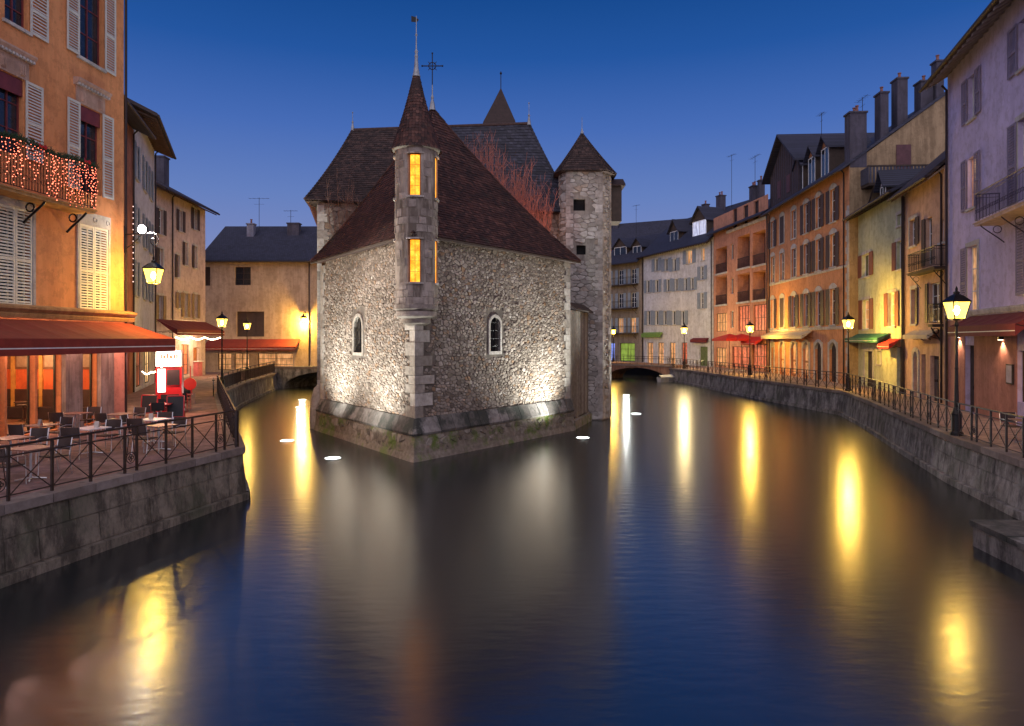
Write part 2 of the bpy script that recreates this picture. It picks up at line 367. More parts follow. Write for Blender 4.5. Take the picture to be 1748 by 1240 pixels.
# stone landing, bridges ----------------------------------------------
o = empty('stone_landing', (11.5, 13, 0), 0, 'low dark stone landing block standing in the water at the quay foot', 'landing')
MB().prism([(10.0, 9), (13.2, 9), (13.1, 15.6), (10.5, 15.55)], -1, .46).build('block', QW2, o, world=True)
for i in range(5):
    y0 = 9 + i * 1.32; xa = 10.0 + .5 * (y0 - 9) / 6.6; xb = 10.0 + .5 * (y0 + 1.3 - 9) / 6.6
    for j in range(3):
        x0 = -.06 + j * 1.06; x1 = x0 + 1.04
        MB().prism([(xa + x0, y0), (xa + x1, y0), (xb + x1, y0 + 1.3), (xb + x0, y0 + 1.3)], .46, .58 + random.uniform(-.012, .012)).build('slab', COPING, o, world=True)
def bridge(name, label, a, b, deck, width, crown, mat, n_arch=1, rail=True):
    """arch bridge from a to b (deck centre line, near face on the camera side)"""
    a = Vector((*a, 0)); b = Vector((*b, 0)); d = b - a; L = d.length; d.normalize(); rz = math.atan2(d.y, d.x)
    T = empty(name, (a.x, a.y, 0), rz, label, 'bridge')
    prof = [(0, deck), (0, -1)]; seg = L / n_arch
    for k in range(n_arch):
        c = seg * (k + .5); hw = seg * .40
        prof += [(c - hw, -1), (c - hw, .1)] + [(c - hw * math.cos(math.pi * j / 12), .1 + (crown - .1) * math.sin(math.pi * j / 12)) for j in range(1, 12)] + [(c + hw, .1), (c + hw, -1)]
    prof += [(L, -1), (L, deck), (L / 2, deck + .18)]
    o = MB().yprism(prof, 0, width).build('arch', mat, T); fixnormals(o)
    MB().xprism([(-.06, deck - .12), (-.06, deck + .06), (.35, deck + .06), (.35, deck - .12)], -.1, L + .1).build('parapet_coping', CONCB, T)
    if rail:
        for zz in (1.0, .75, .15): MB().tube([(0, .12, deck + zz), (L, .12, deck + zz)], .022, 5).build('rail', RUSTI, T)
        for i in range(int(L / .9) + 1): MB().box(i * .9 - .02, i * .9 + .02, .1, .14, deck, deck + 1).build('post', RUSTI, T)
    return T
bridge('stone_bridge', 'grey stone bridge over the side canal before the red awning', (-23.2, 66), (-10, 61.5), 2.05, 4, 1.75, QW2, rail=False)
bridge('brick_bridge', 'low brick arch bridge at the far end of the river', (3, 88), (18.2, 76.5), 1.75, 4, 1.45, stucco('bridge_brick', (.30, .16, .11), .5), 2)

# ================================================================== THE PALACE ON THE ISLAND
PAL = empty('island_palace', (-3.8, 36, 0), 0, 'old stone island palace with prow corner turret and steep brown tiled roofs', 'palace')
DL = Vector((-.565, .825, 0)); DR = Vector((.603, .798, 0)); UP = Vector((0, 0, 1))
NL = Vector((-.825, -.565, 0)); NR = Vector((.798, -.603, 0))
CO = Vector((-3.77, 26.67, 0)); LLEN = 10.95; RLEN = 11.2; EAVE = 8.9
LE = CO + DL * LLEN; RE = CO + DR * RLEN
BK = 37.0
def plane_uz(O, e, px, py):
    k = (px - CX) / F            # O + u e = Y (k, 1)
    det = -e.y * k + e.x; Y = (e.x * O.y - e.y * O.x) / (e.x - e.y * k); u = (k * Y - O.x) / e.x
    return u, EYE - (py - HY) / F * Y
def wallface(name, O, e, nr, L, z0, z1, holes, mat, parent, depth=.35):
    us = sorted({0, L} | {h[0] for h in holes} | {h[1] for h in holes}); zs = sorted({z0, z1} | {h[2] for h in holes} | {h[3] for h in holes})
    mb = MB()
    P = lambda u, n, z: O + e * u + nr * n + UP * z
    for i in range(len(us) - 1):
        for j in range(len(zs) - 1):
            cu = (us[i] + us[i + 1]) / 2; cz = (zs[j] + zs[j + 1]) / 2
            if any(h[0] < cu < h[1] and h[2] < cz < h[3] for h in holes): continue
            mb.add([P(us[i], 0, zs[j]), P(us[i + 1], 0, zs[j]), P(us[i + 1], 0, zs[j + 1]), P(us[i], 0, zs[j + 1])], [(0, 1, 2, 3)])
    for a, b, c, d in holes:
        q = [(a, c), (b, c), (b, d), (a, d)]
        for i in range(4):
            (ua, za), (ub, zb) = q[i], q[(i + 1) % 4]
            mb.add([P(ua, 0, za), P(ub, 0, zb), P(ub, -depth, zb), P(ua, -depth, za)], [(0, 1, 2, 3)])
    return fixnormals(mb.build(name, mat, parent, world=True))
def clip(poly, px, py, nx, ny):      # keep the side where (p - P).n <= 0
    out = []; n = len(poly)
    for i in range(n):
        a = poly[i]; b = poly[(i + 1) % n]; da = (a[0] - px) * nx + (a[1] - py) * ny; db = (b[0] - px) * nx + (b[1] - py) * ny
        if da <= 0: out.append(a)
        if (da < 0 < db) or (db < 0 < da):
            t = da / (da - db); out.append((a[0] + (b[0] - a[0]) * t, a[1] + (b[1] - a[1]) * t))
    return out
def rubble(O, e, nr, L, z0, z1, ok, su=.155, sz=.105, proud=(.012, .05), flat=None, gap=.011, drop_=.30, jit=.40, edge=0):
    """random rubble: irregular cells of uneven size, each an own rounded stone"""
    nu = max(1, int(L / su)); nz = max(1, int((z1 - z0) / sz)); su = L / nu; sz = (z1 - z0) / nz; pts = {}
    for j in range(-1, nz + 1):
        for i in range(-1, nu + 1):
            if 0 <= i < nu and 0 <= j < nz and random.random() < drop_: continue
            pts[i, j] = ((i + .5 + random.uniform(-jit, jit) + (.5 if j % 2 else 0) * .6) * su, z0 + (j + .5 + random.uniform(-jit, jit)) * sz)
    out = []; k = sz / su
    for (i, j), (u, z) in pts.items():
        if not (0 <= i < nu and 0 <= j < nz): continue
        poly = [(max(-edge, u - 1.6 * su), max(z0, z - 1.6 * sz)), (min(L + edge, u + 1.6 * su), max(z0, z - 1.6 * sz)), (min(L + edge, u + 1.6 * su), min(z1, z + 1.6 * sz)), (max(-edge, u - 1.6 * su), min(z1, z + 1.6 * sz))]
        for dj in (0, 1, -1, 2, -2):
            for di in (1, -1, 2, -2, 0, 3, -3):
                q = pts.get((i + di, j + dj))
                if q and (di or dj):                        # distances weighted so cells lie flat
                    nx, ny = (q[0] - u) * k * k, (q[1] - z); poly = clip(poly, (u + q[0]) / 2, (z + q[1]) / 2, nx, ny)
        if len(poly) < 3: continue
        cu = sum(p[0] for p in poly) / len(poly); cz = sum(p[1] for p in poly) / len(poly)
        hw = max(abs(p[0] - cu) for p in poly); hh = max(abs(p[1] - cz) for p in poly)
        if hw < .03 or hh < .03 or not ok(cu, cz, hw, hh): continue
        rnd = []; n = len(poly)                             # cut the corners
        for a in range(n):
            p, q = poly[a], poly[(a + 1) % n]; rnd += [(p[0] * .78 + q[0] * .22, p[1] * .78 + q[1] * .22), (p[0] * .22 + q[0] * .78, p[1] * .22 + q[1] * .78)]
        g = max(.6, 1 - gap / min(hw, hh)); pr = random.uniform(*proud) * (flat(cu, cz) if flat else 1); tu = random.uniform(-.16, .16); tz = random.uniform(-.16, .16); vs = []; m = len(rnd)
        for sc_, d in ((1.0, -1), (.97, .6), (.80, 1.0)):
            for x, y in rnd:
                dx = (x - cu) * g * sc_; dy = (y - cz) * g * sc_; vs.append(O + e * (cu + dx) + UP * (cz + dy) + nr * (-.02 if d < 0 else d * pr + (tu * dx + tz * dy) * d))
        fs = [(r * m + a, r * m + (a + 1) % m, r * m + m + (a + 1) % m, r * m + m + a) for r in (0, 1) for a in range(m)] + [tuple(range(2 * m, 3 * m))]
        out.append((hw * hh, vs, fs))
    return out
def emit_stones(stones, part, mat, n_single, flip):
    stones.sort(key=lambda s: -s[0]); rest = MB()
    for i, (a, vs, fs) in enumerate(stones):
        if flip: fs = [tuple(reversed(f)) for f in fs]
        if i < n_single: MB().add(vs, fs).build('stone', mat, part, world=True)
        else: rest.add(vs, fs)
    tag(rest.build('small_stones', mat, part, world=True), None, kind='stuff')
PZ = 1.62
# windows of the two prow walls
def wbox(O, e, a, b, c, d):
    u0, z = plane_uz(O, e, a, c); u1, _ = plane_uz(O, e, b, c); cx = (a + b) / 2
    return (min(u0, u1), max(u0, u1), plane_uz(O, e, cx, d)[1], plane_uz(O, e, cx, c)[1])
hl = wbox(CO, DL, 605, 619, 540, 602); hr = wbox(CO, DR, 836, 853, 542, 600)
wl = wallface('wall_face', CO, DL, NL, LLEN, PZ, EAVE, [hl], MORTAR, PAL)
wr = wallface('wall_face', CO, DR, NR, RLEN, PZ, EAVE, [hr], MORTAR, PAL)
QL = []
z0 = PZ; i = 0
while z0 < 5.35:
    h = random.uniform(.34, .58); h = min(h, 5.6 - z0); z1 = z0 + h - .014
    a, b = ((.85, .45) if i % 2 == 0 else (.42, .95)); a *= random.uniform(.8, 1.1); b *= random.uniform(.75, 1.1); p = random.uniform(.05, .085); QL.append((z0, z1, a, b))
    o0 = CO + Vector((.0, -p / math.sin(R(35.7)), 0)); oa = o0 + DL * .02; ob = o0 + DR * .02; A = CO + DL * a + NL * p; B = CO + DR * b + NR * p; A2 = CO + DL * a - NL * .12; B2 = CO + DR * b - NR * .12
    fixnormals(MB().prism([(q.x, q.y) for q in (oa, ob, B, B2, A2, A)], z0, z1).build('quoin', STONE2, PAL, world=True)); z0 += h; i += 1
def okw(h, L, q):
    def f(u, z, w, hh):
        if h[0] - .16 < u + w and u - w < h[1] + .16 and h[2] - .2 < z + hh and z - hh < h[3] + .3: return False
        if any(z + hh > q0 and z - hh < q1 and u - w < (qb if q else qa) for q0, q1, qa, qb in QL): return False
        if z > 5.0 and u - w < .75: return False
        if u + w > L - .32: return False
        return True
    return f
flat = lambda u, z: 1.0 if z < 6.6 else max(.22, 1 - (z - 6.6) * .55)
emit_stones(rubble(CO, DL, NL, LLEN, PZ, EAVE - .05, okw(hl, LLEN, 0), flat=flat), wl, STONE, 105, True)
emit_stones(rubble(CO, DR, NR, RLEN, PZ, EAVE - .05, okw(hr, RLEN, 1), su=.17, sz=.112, flat=flat), wr, STONE, 105, False)
# corner quoins
for O, e, nr, L in ((CO, DL, NL, LLEN), (CO, DR, NR, RLEN)):
    z = PZ; i = 0
    while z < EAVE - .4:
        h = random.uniform(.3, .46); a = .34 if i % 2 else .5
        q = [O + e * (L - a) + nr * -.02, O + e * (L + .02) + nr * -.02, O + e * (L + .02) + nr * .06, O + e * (L - a) + nr * .06]
        MB().prism([(p.x, p.y) for p in q], z, z + h - .012).build('quoin', STONE2, PAL, world=True); z += h; i += 1
# window surrounds, bars
for O, e, nr, h, arch in ((CO, DL, NL, hl, .25), (CO, DR, NR, hr, .25)):
    a, b, c, d = h; P = lambda u, n, z: O + e * u + nr * n + UP * z
    sur = MB(); cu = (a + b) / 2; hw = (b - a) / 2; inner = [(a, c), (a, d - hw)] + [(cu - hw * math.cos(math.pi * j / 8), d - hw + hw * 1.0 * math.sin(math.pi * j / 8)) for j in range(1, 8)] + [(b, d - hw), (b, c)]
    outer = [(a - .11, c - .14), (a - .11, d - hw)] + [(cu - (hw + .13) * math.cos(math.pi * j / 8), d - hw + (hw + .13) * math.sin(math.pi * j / 8)) for j in range(1, 8)] + [(b + .11, d - hw), (b + .11, c - .14)]
    n = len(inner)
    for n0, ring0, ring1 in ((.05, inner, outer),):
        vs = [P(u, .05, z) for u, z in inner] + [P(u, .05, z) for u, z in outer] + [P(u, -.12, z) for u, z in inner] + [P(u, -.05, z) for u, z in outer]
        fs = [(i, (i + 1) % n, n + (i + 1) % n, n + i) for i in range(n)] + [(i, (i + 1) % n, 2 * n + (i + 1) % n, 2 * n + i) for i in range(n)] + [(n + i, n + (i + 1) % n, 3 * n + (i + 1) % n, 3 * n + i) for i in range(n)]
        w = fixnormals(sur.add(vs, fs).build('window', STONE2, PAL, world=True))
    MB().add([P(a - .1, -.28, c), P(b + .1, -.28, c), P(b + .1, -.28, d), P(a - .1, -.28, d)], [(0, 1, 2, 3)]).build('pane', DARKO, w, world=True)
    for k in range(3):
        u = a + (b - a) * (k + 1) / 4; MB().tube([P(u, .02, c - .02), P(u, .02, d - .02)], .014, 5).build('bar', IRON, w, world=True)
    for k in range(4):
        z = c + (d - c) * (k + .7) / 4.4; MB().tube([P(a, .0, z), P(b, .0, z)], .011, 5).build('bar', IRON, w, world=True)
# battered plinth with sloping coping stones
def off(k): 
    s = k / math.sin(R(35.75)); return CO + Vector((0, -s, 0))
PL1 = .42
rows = [(.04, 1.58), (.22, 1.10), (.30, 1.02), (.25, .96), (.31, .25), (.42, -.02), (.46, -1)]
mb = MB()
for j, (k, z) in enumerate(rows):
    c = off(k); cl = c + DL * .35; cr_ = c + DR * .35; cm = (cl + cr_) / 2 * .35 + c * .65
    for p in (LE + NL * k + DL * .12, cl, cm, cr_, RE + NR * k + DR * .02): mb.v.append((p.x, p.y, z))
for j in range(len(rows) - 1):
    for i in range(4): mb.f.append((j * 5 + i, j * 5 + i + 1, j * 5 + 6 + i, j * 5 + 5 + i))
pl = fixnormals(mb.build('plinth', PLINTH, PAL, world=True))
for O, e, nr, L, fl in ((CO, DL, NL, LLEN + .1, True), (CO, DR, NR, RLEN, False)):
    u = .28; i = 0
    while u < L - .2:
        w = min(random.uniform(.55, .98), L - u); g = .012; hh = random.uniform(-.015, .02); st = -k * 0
        P = lambda u_, n, z: O + e * u_ + nr * n + UP * z
        sec = [(-.05, 1.0), (.30, .97), (.345, 1.06 + hh), (.30, 1.16 + hh), (.08, 1.62 + hh), (-.05, 1.62 + hh)]
        sk = lambda n: u * 0 - n * .75 if i == 0 else 0
        ua, ub = u + g, u + w - g
        vs = [P(ua + sk(n), n, z) for n, z in sec] + [P(ub, n, z) for n, z in sec]; m = len(sec)
        fs = [tuple(range(m)), tuple(range(2 * m - 1, m - 1, -1))] + [(a, (a + 1) % m, m + (a + 1) % m, m + a) for a in range(m)]
        fixnormals(MB().add(vs, fs).build('coping_block', COPING, pl, world=True)); u += w; i += 1
    Q = O + nr * .265 + UP * 0
    emit_stones(rubble(Q, e, nr, L, .05, .93, lambda u, z, w, h: u - w > .15, su=.34, sz=.2, proud=(.01, .05)), pl, PLINTH, 0, fl)
# corner nose block
c0 = off(.47); c1 = off(.05)
vs = []
for k, z in ((.32, .98), (.36, 1.07), (.31, 1.17), (.09, 1.63)):
    c = off(k); vs += [c + DL * .48 + UP * z, c + DL * .12 + DR * .02 + UP * z, c + DR * .12 + DL * .02 + UP * z, c + DR * .48 + UP * z]
fs = [(j * 4 + i, j * 4 + i + 1, j * 4 + 5 + i, j * 4 + 4 + i) for j in range(3) for i in range(3)]
fixnormals(MB().add(vs, fs).build('coping_block', COPING, pl, world=True))

# roofs ------------------------------------------------------------
def roof_face(mb, E0, E1, R0, R1, conc=.22, tw=.19, th=.15, lift=.03):
    """tile courses on a face from eave E0-E1 to ridge R0-R1 with a bell-cast profile"""
    E0, E1, R0, R1 = map(Vector, (E0, E1, R0, R1))
    slope = ((R0 + R1) / 2 - (E0 + E1) / 2).length; nc = max(4, int(slope / th))
    nv = (E1 - E0).cross((R0 + R1) / 2 - E0).normalized()
    if nv.z < 0: nv = -nv
    g = lambda t: t - conc * t * (1 - t)
    def pt(s, t):
        p = E0.lerp(E1, s).lerp(R0.lerp(R1, s), t); p.z = E0.z + (R0.z - E0.z) * g(t) if abs(E0.z - E1.z) < .01 else p.z - conc * t * (1 - t) * (R0.z - E0.z)
        return p
    for i in range(nc):
        t0 = i / nc; t1 = min(1, (i + 1.2) / nc); wdt = (E1 - E0).length * (1 - t0) + (R1 - R0).length * t0
        n = max(1, round(wdt / tw)); of = (i % 2) * .5 / n
        for j in range(n + (i % 2)):
            s0 = max(0, (j) / n - of); s1 = min(1, (j + 1) / n - of)
            if s1 - s0 < .15 / n: continue
            e = (s1 - s0) * .03; l = lift * random.uniform(.8, 1.5)
            a = pt(s0 + e, t0) + nv * l; b = pt(s1 - e, t0) + nv * l; c = pt(s1 - e, t1) + nv * .004; d = pt(s0 + e, t1) + nv * .004
            mb.add([a, b, c, d, pt(s0 + e, t0) - nv * .01, pt(s1 - e, t0) - nv * .01], [(0, 1, 2, 3), (4, 5, 1, 0)])
    return pt, nc
def roof_part(name, faces, mat, parent, hips, soffit=None, conc=.22, tw=.19, th=.15, hipr=.075, sub='tiles'):
    deck = MB(); tl = MB()
    pts = []
    for E0, E1, R0, R1 in faces:
        pt, nc = roof_face(tl, E0, E1, R0, R1, conc, tw, th); pts.append(pt)
        n = 14
        vs = [pt(s, t / n) - UP * .03 for t in range(n + 1) for s in (0, 1)]
        deck.add(vs, [(2 * i, 2 * i + 1, 2 * i + 3, 2 * i + 2) for i in range(n)])
    if soffit: deck.add(soffit, [tuple(range(len(soffit)))])
    d = fixnormals(deck.build(name, mat, parent, world=True))
    tag(tl.build(sub, mat, d, world=True), None, kind='stuff')
    for fi, s in hips:
        pt = pts[fi]; hp = MB(); n = 26
        for i in range(n):
            hp.tube([pt(s, i / n) + UP * .035, pt(s, (i + 1.1) / n if i < n - 1 else 1) + UP * .015], hipr, 6, hipr * .8)
        tag(hp.build('hip_tiles', mat, d, world=True), None, kind='stuff')
    return d
OV = .42; sO = OV / math.sin(R(35.75))
EC = CO + Vector((0, -sO, EAVE - .12)); EL = LE + NL * OV + DL * .45 + UP * (EAVE - .12); ER = RE + NR * OV + DR * .45 + UP * (EAVE - .12)
AP = atY(738, 186, 32.3); AP.z = 15.65
rf = roof_part('main_roof', [(EL, EC, AP, AP), (EC, ER, AP, AP), (ER, EL, AP, AP)], TILE, PAL, [(0, 0), (1, 1)], soffit=[EL - UP * .06, EC - UP * .06, ER - UP * .06], conc=.20)
# eave boards under the roof edge
for a, b in ((EL, EC), (EC, ER)):
    MB().tube([a - UP * .07, b - UP * .07], .055, 4).build('eave_board', WOODD, rf, world=True)
# back wall of the prow block
wallface('back_wall', LE, (RE - LE).normalized(), Vector((0, 1, 0)), (RE - LE).length, 0, EAVE, [], MORTAR, PAL)
# finial cross on the main roof
mb = MB().lathe([(.16, 0), (.10, .35), (.05, .5), (.07, .6), (.03, .75), (.025, 1.2)], 8, (AP.x, AP.y, AP.z - .1)); fin = mb.build('finial', LEAD, PAL, world=True)
mb = MB(); cz = AP.z + 2.0
mb.tube([(AP.x, AP.y, AP.z + .8), (AP.x, AP.y, AP.z + 2.6)], .025, 6).tube([(AP.x - .48, AP.y, cz), (AP.x + .48, AP.y, cz)], .028, 6).ring((AP.x, AP.y, cz), .17, .022, (1, 0, 0), (0, 0, 1), 16)
for a in range(4): mb.tube([(AP.x + .1 * math.cos(R(45 + 90 * a)), AP.y, cz + .1 * math.sin(R(45 + 90 * a))), (AP.x + .28 * math.cos(R(45 + 90 * a)), AP.y, cz + .28 * math.sin(R(45 + 90 * a)))], .016, 5)
for x, z in ((-.48, 0), (.48, 0), (0, .6)): mb.ball((AP.x + x, AP.y, cz + z), .045, 5)
mb.build('cross', IRON, fin, world=True)

# corner turret ------------------------------------------------------
TC = CO + Vector((0, .22, 0)); TR = .83; TZ0 = 6.05; TZ1 = 12.1
camdir = math.atan2(-TC.y, -TC.x)
nseg = 72; zr = [TZ0, 6.72, 6.9, 8.55, 10.22, 11.82, TZ1]
wins = [(camdir - .07, .31), (camdir + R(78), .26), (camdir - R(96), .26)]
mb = MB(); da = 2 * math.pi / nseg
def inwin(a):
    for w, hw in wins:
        if abs((a - w + math.pi) % (2 * math.pi) - math.pi) < hw: return True
    return False
for i in range(nseg):
    a0 = i * da; a1 = a0 + da; hole = inwin(a0 + da / 2)
    for j in range(len(zr) - 1):
        z0, z1 = zr[j], zr[j + 1]
        if hole and j in (2, 4):
            continue
        q = [(TC.x + TR * math.cos(a), TC.y + TR * math.sin(a)) for a in (a0, a1)]
        mb.add([(*q[0], z0), (*q[1], z0), (*q[1], z1), (*q[0], z1)], [(0, 1, 2, 3)])
        if hole != inwin(a1 + da / 2) and j in (2, 4):
            pass
    for a, nb in ((a0, inwin(a0 - da / 2)), (a1, inwin(a1 + da / 2))):     # jambs
        if not hole and nb:
            for j in (2, 4):
                o_ = (TC.x + TR * math.cos(a), TC.y + TR * math.sin(a)); i_ = (TC.x + (TR - .2) * math.cos(a), TC.y + (TR - .2) * math.sin(a))
                mb.add([(*o_, zr[j]), (*i_, zr[j]), (*i_, zr[j + 1]), (*o_, zr[j + 1])], [(0, 1, 2, 3)])
    if hole:
        for z in (zr[2], zr[3], zr[4], zr[5]):
            mb.add([(TC.x + r * math.cos(a), TC.y + r * math.sin(a), z) for r, a in ((TR, a0), (TR, a1), (TR - .2, a1), (TR - .2, a0))], [(0, 1, 2, 3)])
tur = mb.build('turret', TPLASTER, PAL, world=True)
LITP = None
def litmat():
    m, t, b = newmat('amber_lit_glass'); v = coords(t)
    n = noise(t, v, 3.2, 6, .75)
    c = rampn(t, n, ((.30, (.55, .10, .0)), (.5, (1.0, .30, .01)), (.72, (1.0, .52, .06))))
    t.links.new(c, b.inputs['Emission Color']); b.inputs['Emission Strength'].default_value = 2.1; b.inputs['Base Color'].default_value = (.2, .08, .01, 1)
    return m
LIT = litmat()
STB = island('turret_block', ((0, (.30, .25, .21)), (.5, (.38, .32, .275)), (1, (.47, .40, .35))), stain=.9, nsc=2.2, bd=.05)
stones = []
z = TZ0
while z < TZ1 - .1:                        # ashlar courses round the turret
    h = min(random.uniform(.26, .36), TZ1 - z); a = random.uniform(0, 1)
    end = a + 2 * math.pi
    while a < end - .02:
        w = min(random.uniform(.3, .62), end - a); ok = True
        for ww, hw in wins:
            dlt = (a + w / 2 - ww + math.pi) % (2 * math.pi) - math.pi
            if abs(dlt) < hw + w / 2 and any(z < t1 and z + h > t0 for t0, t1 in ((6.9, 8.55), (10.22, 11.82))): ok = False
        dirc = (a + w / 2 - camdir + math.pi) % (2 * math.pi) - math.pi
        if ok and abs(dirc) < 1.75 and random.random() < .72:
            vs = []; g = .012; pr = random.uniform(.008, .03)
            for r, gg in ((TR - .01, 0), (TR + pr, .010)):
                for aa in (a + g + gg, a + w / 2, a + w - g - gg):
                    for zz in (z + g + gg, z + h - g - gg): vs.append((TC.x + r * math.cos(aa), TC.y + r * math.sin(aa), zz))
            fs = [(6, 8, 9, 7), (8, 10, 11, 9), (0, 6, 7, 1), (10, 4, 5, 11), (1, 7, 9, 3), (3, 9, 11, 5), (0, 2, 8, 6), (2, 4, 10, 8)]
            MB().add(vs, fs).build('turret_stone', STB, tur, world=True)
        a += w
    z += h
for w, hw in wins:
    for z0, z1 in ((6.9, 8.55), (10.22, 11.82)):
        n = 6; mb = MB(); rr = TR - .17 if w == wins[0][0] else TR - .06
        for i in range(n):
            a0 = w - hw - .03 + (2 * hw + .06) * i / n; a1 = w - hw - .03 + (2 * hw + .06) * (i + 1) / n
            mb.add([(TC.x + rr * math.cos(a), TC.y + rr * math.sin(a), z) for a, z in ((a0, z0), (a1, z0), (a1, z1), (a0, z1))], [(0, 1, 2, 3)])
        mb.build('lit_pane', LIT, tur, world=True)
        fr = MB(); P = lambda a, r, z: (TC.x + r * math.cos(a), TC.y + r * math.sin(a), z)
        r = TR - .14 if w == wins[0][0] else TR - .165
        for a in (w - hw + .02, w, w + hw - .02): fr.tube([P(a, r, z0), P(a, r, z1)], .011 if a == w else .022, 4)
        for k in range(5): fr.tube([P(w - hw + 2 * hw * i / 4, r, z0 + (z1 - z0) * k / 4) for i in range(5)], .02 if k in (0, 4) else .008, 4)
        fr.build('window_frame', plain('amber_wood', (.25, .09, .03), .6), tur, world=True)
        fr = MB()
        for zz, t in ((z0 - .07, .07), (z1, .06)):
            for i in range(4):
                a0 = w - hw - .08 + (2 * hw + .16) * i / 4; a1 = a0 + (2 * hw + .16) / 4
                vs = [P(a, r_, z_) for z_ in (zz, zz + t) for a, r_ in ((a0, TR - .1), (a1, TR - .1), (a1, TR + .07), (a0, TR + .07))]
                fr.add(vs, [(0, 3, 2, 1), (4, 5, 6, 7), (0, 1, 5, 4), (1, 2, 6, 5), (2, 3, 7, 6), (3, 0, 4, 7)])
        fr.build('sill', STONE2, tur, world=True)
# cornice, corbel, cone
MB().lathe([(TR, TZ1 - .05), (TR + .09, TZ1), (TR + .12, TZ1 + .08), (TR, TZ1 + .1)], 40, TC).build('cornice', STONE2, tur, world=True)
for r0, r1, z0, z1, oy in ((.84, .865, 5.80, 6.06, 0), (.62, .80, 5.52, 5.795, .02), (.40, .56, 5.26, 5.515, .05)):
    MB().lathe([(r0 * .86, z0), (r1, z0 + .09), (r1, z1)], 32, TC + Vector((0, oy, 0)), 0).build('corbel', STB, tur, world=True)
cone = MB().lathe([(TR + .10, TZ1 + .02), (TR + .02, TZ1 + .22), (.50, 13.55), (.06, 15.4)], 40, TC); cn = cone.build('cone_roof', TILE, PAL, world=True)
tl = MB(); nc = 27
prof = lambda t: (TR + .15 - (TR + .11) * t - .06 * math.sin(math.pi * t), TZ1 + 3.35 * t)
for i in range(nc):
    t0 = i / nc; t1 = (i + 1.25) / nc; r0, z0 = prof(t0); r1, z1 = prof(min(1, t1)); n = max(7, int(2 * math.pi * r0 / .12)); 
    for j in range(n):
        a0 = 2 * math.pi * (j + .5 * (i % 2)) / n; a1 = a0 + 2 * math.pi / n * .95; l = .02 * random.uniform(.7, 1.6)
        tl.add([(TC.x + (r0 + l) * math.cos(a0), TC.y + (r0 + l) * math.sin(a0), z0), (TC.x + (r0 + l) * math.cos((a0 + a1) / 2), TC.y + (r0 + l) * math.sin((a0 + a1) / 2), z0 - .025), (TC.x + (r0 + l) * math.cos(a1), TC.y + (r0 + l) * math.sin(a1), z0), (TC.x + r1 * math.cos(a1), TC.y + r1 * math.sin(a1), z1), (TC.x + r1 * math.cos(a0), TC.y + r1 * math.sin(a0), z1)], [(0, 1, 2, 3, 4)])
tag(tl.build('tiles', TILE, cn, world=True), None, kind='stuff')
mb = MB().lathe([(.17, 0), (.13, .12), (.09, .35), (.06, .75), (.075, .8), (.05, .9), (.07, 1.0), (.03, 1.1), (.022, 1.6), (.05, 1.66), (.02, 1.72), (.014, 2.4)], 10, (TC.x, TC.y, 15.05))
fv = mb.build('spire', LEAD, cn, world=True)
MB().add([(TC.x, TC.y, 17.2), (TC.x - .2, TC.y, 17.22), (TC.x - .2, TC.y, 17.46), (TC.x, TC.y, 17.40), (TC.x + .012, TC.y + .01, 17.2), (TC.x + .1, TC.y + .01, 17.3)], [(0, 1, 2, 3), (0, 4, 5, 3)]).build('weather_vane', IRON, cn, world=True)

# tall rear block ------------------------------------------------------
FLc = Vector((-10.62, 37.3, 0)); FRc = Vector((3.35, 41.0, 0)); BRc = Vector((2.8, 48.0, 0)); BLc = Vector((-12.6, 48.3, 0)); HB = 12.35
rd = []
for a, b in ((FLc, FRc), (FRc, BRc), (BRc, BLc), (BLc, FLc)):
    d = (b - a); L = d.length; d.normalize(); nr = Vector((d.y, -d.x, 0))
    w = wallface('rear_block_wall', a, d, nr, L, -.5, HB, [], stucco('grey_render', (.26, .21, .18), .6), PAL)
    rd.append((a, d, nr, L))
a, d, nr, L = rd[0]
emit_stones(rubble(a, d, nr, L, 8.2, HB - .1, lambda u, z, w, h: u < 4 or u > 10.5, su=.3, sz=.2), w, STONE, 0, False)
z = 1.6; i = 0
while z < HB - .6:
    q = [a - d * .03, a + d * (.5 if i % 2 else .34), a + d * (.5 if i % 2 else .34) + nr * .05, a - d * .03 + nr * .05]; MB().prism([(p.x, p.y) for p in q], z, z + .44).build('quoin', STONE2, PAL, world=True); z += .455; i += 1
ov = .55
eFL = FLc + Vector((-.55, -.55, HB - .1)); eFR = FRc + Vector((.5, -.5, HB - .1)); eBR = BRc + Vector((.5, .5, HB - .1)); eBL = BLc + Vector((-.5, .5, HB - .1))
RL = atY(602, 226, 43.3); RL.z = 18; RRg = atY(903, 211, 42.0); RRg.z = 18
eM = eFL.lerp(eFR, .52); RM = RL.lerp(RRg, .5); eMb = eBL.lerp(eBR, .52)
rb = roof_part('rear_roof', [(eFL, eM, RL, RM), (eBL, eFL, RL, RL), (eMb, eBL, RM, RL)], TILED, PAL, [(0, 0)], soffit=[p - UP * .06 for p in (eFL, eFR, eBR, eBL)], conc=.16, tw=.26, th=.2)
rb2 = roof_part('rear_shaded_roof', [(eM, eFR, RM, RRg), (eFR, eBR, RRg, RRg), (eBR, eMb, RRg, RM)], SHADETILE, PAL, [(0, 1)], conc=.16, tw=.26, th=.2)  # right half of the same roof, its lack of light painted as dark blue
MB().tube([RL, RRg], .1, 6).build('ridge_tiles', TILED, rb, world=True)
for P_, h in ((RL, 1.05), (RRg, 1.2)):
    MB().lathe([(.13, -.1), (.09, .2), (.04, .4), (.07, .5), (.02, .6), (.015, h), (.05, h + .04), (.005, h + .12)], 8, P_).build('finial', LEAD, rb, world=True)
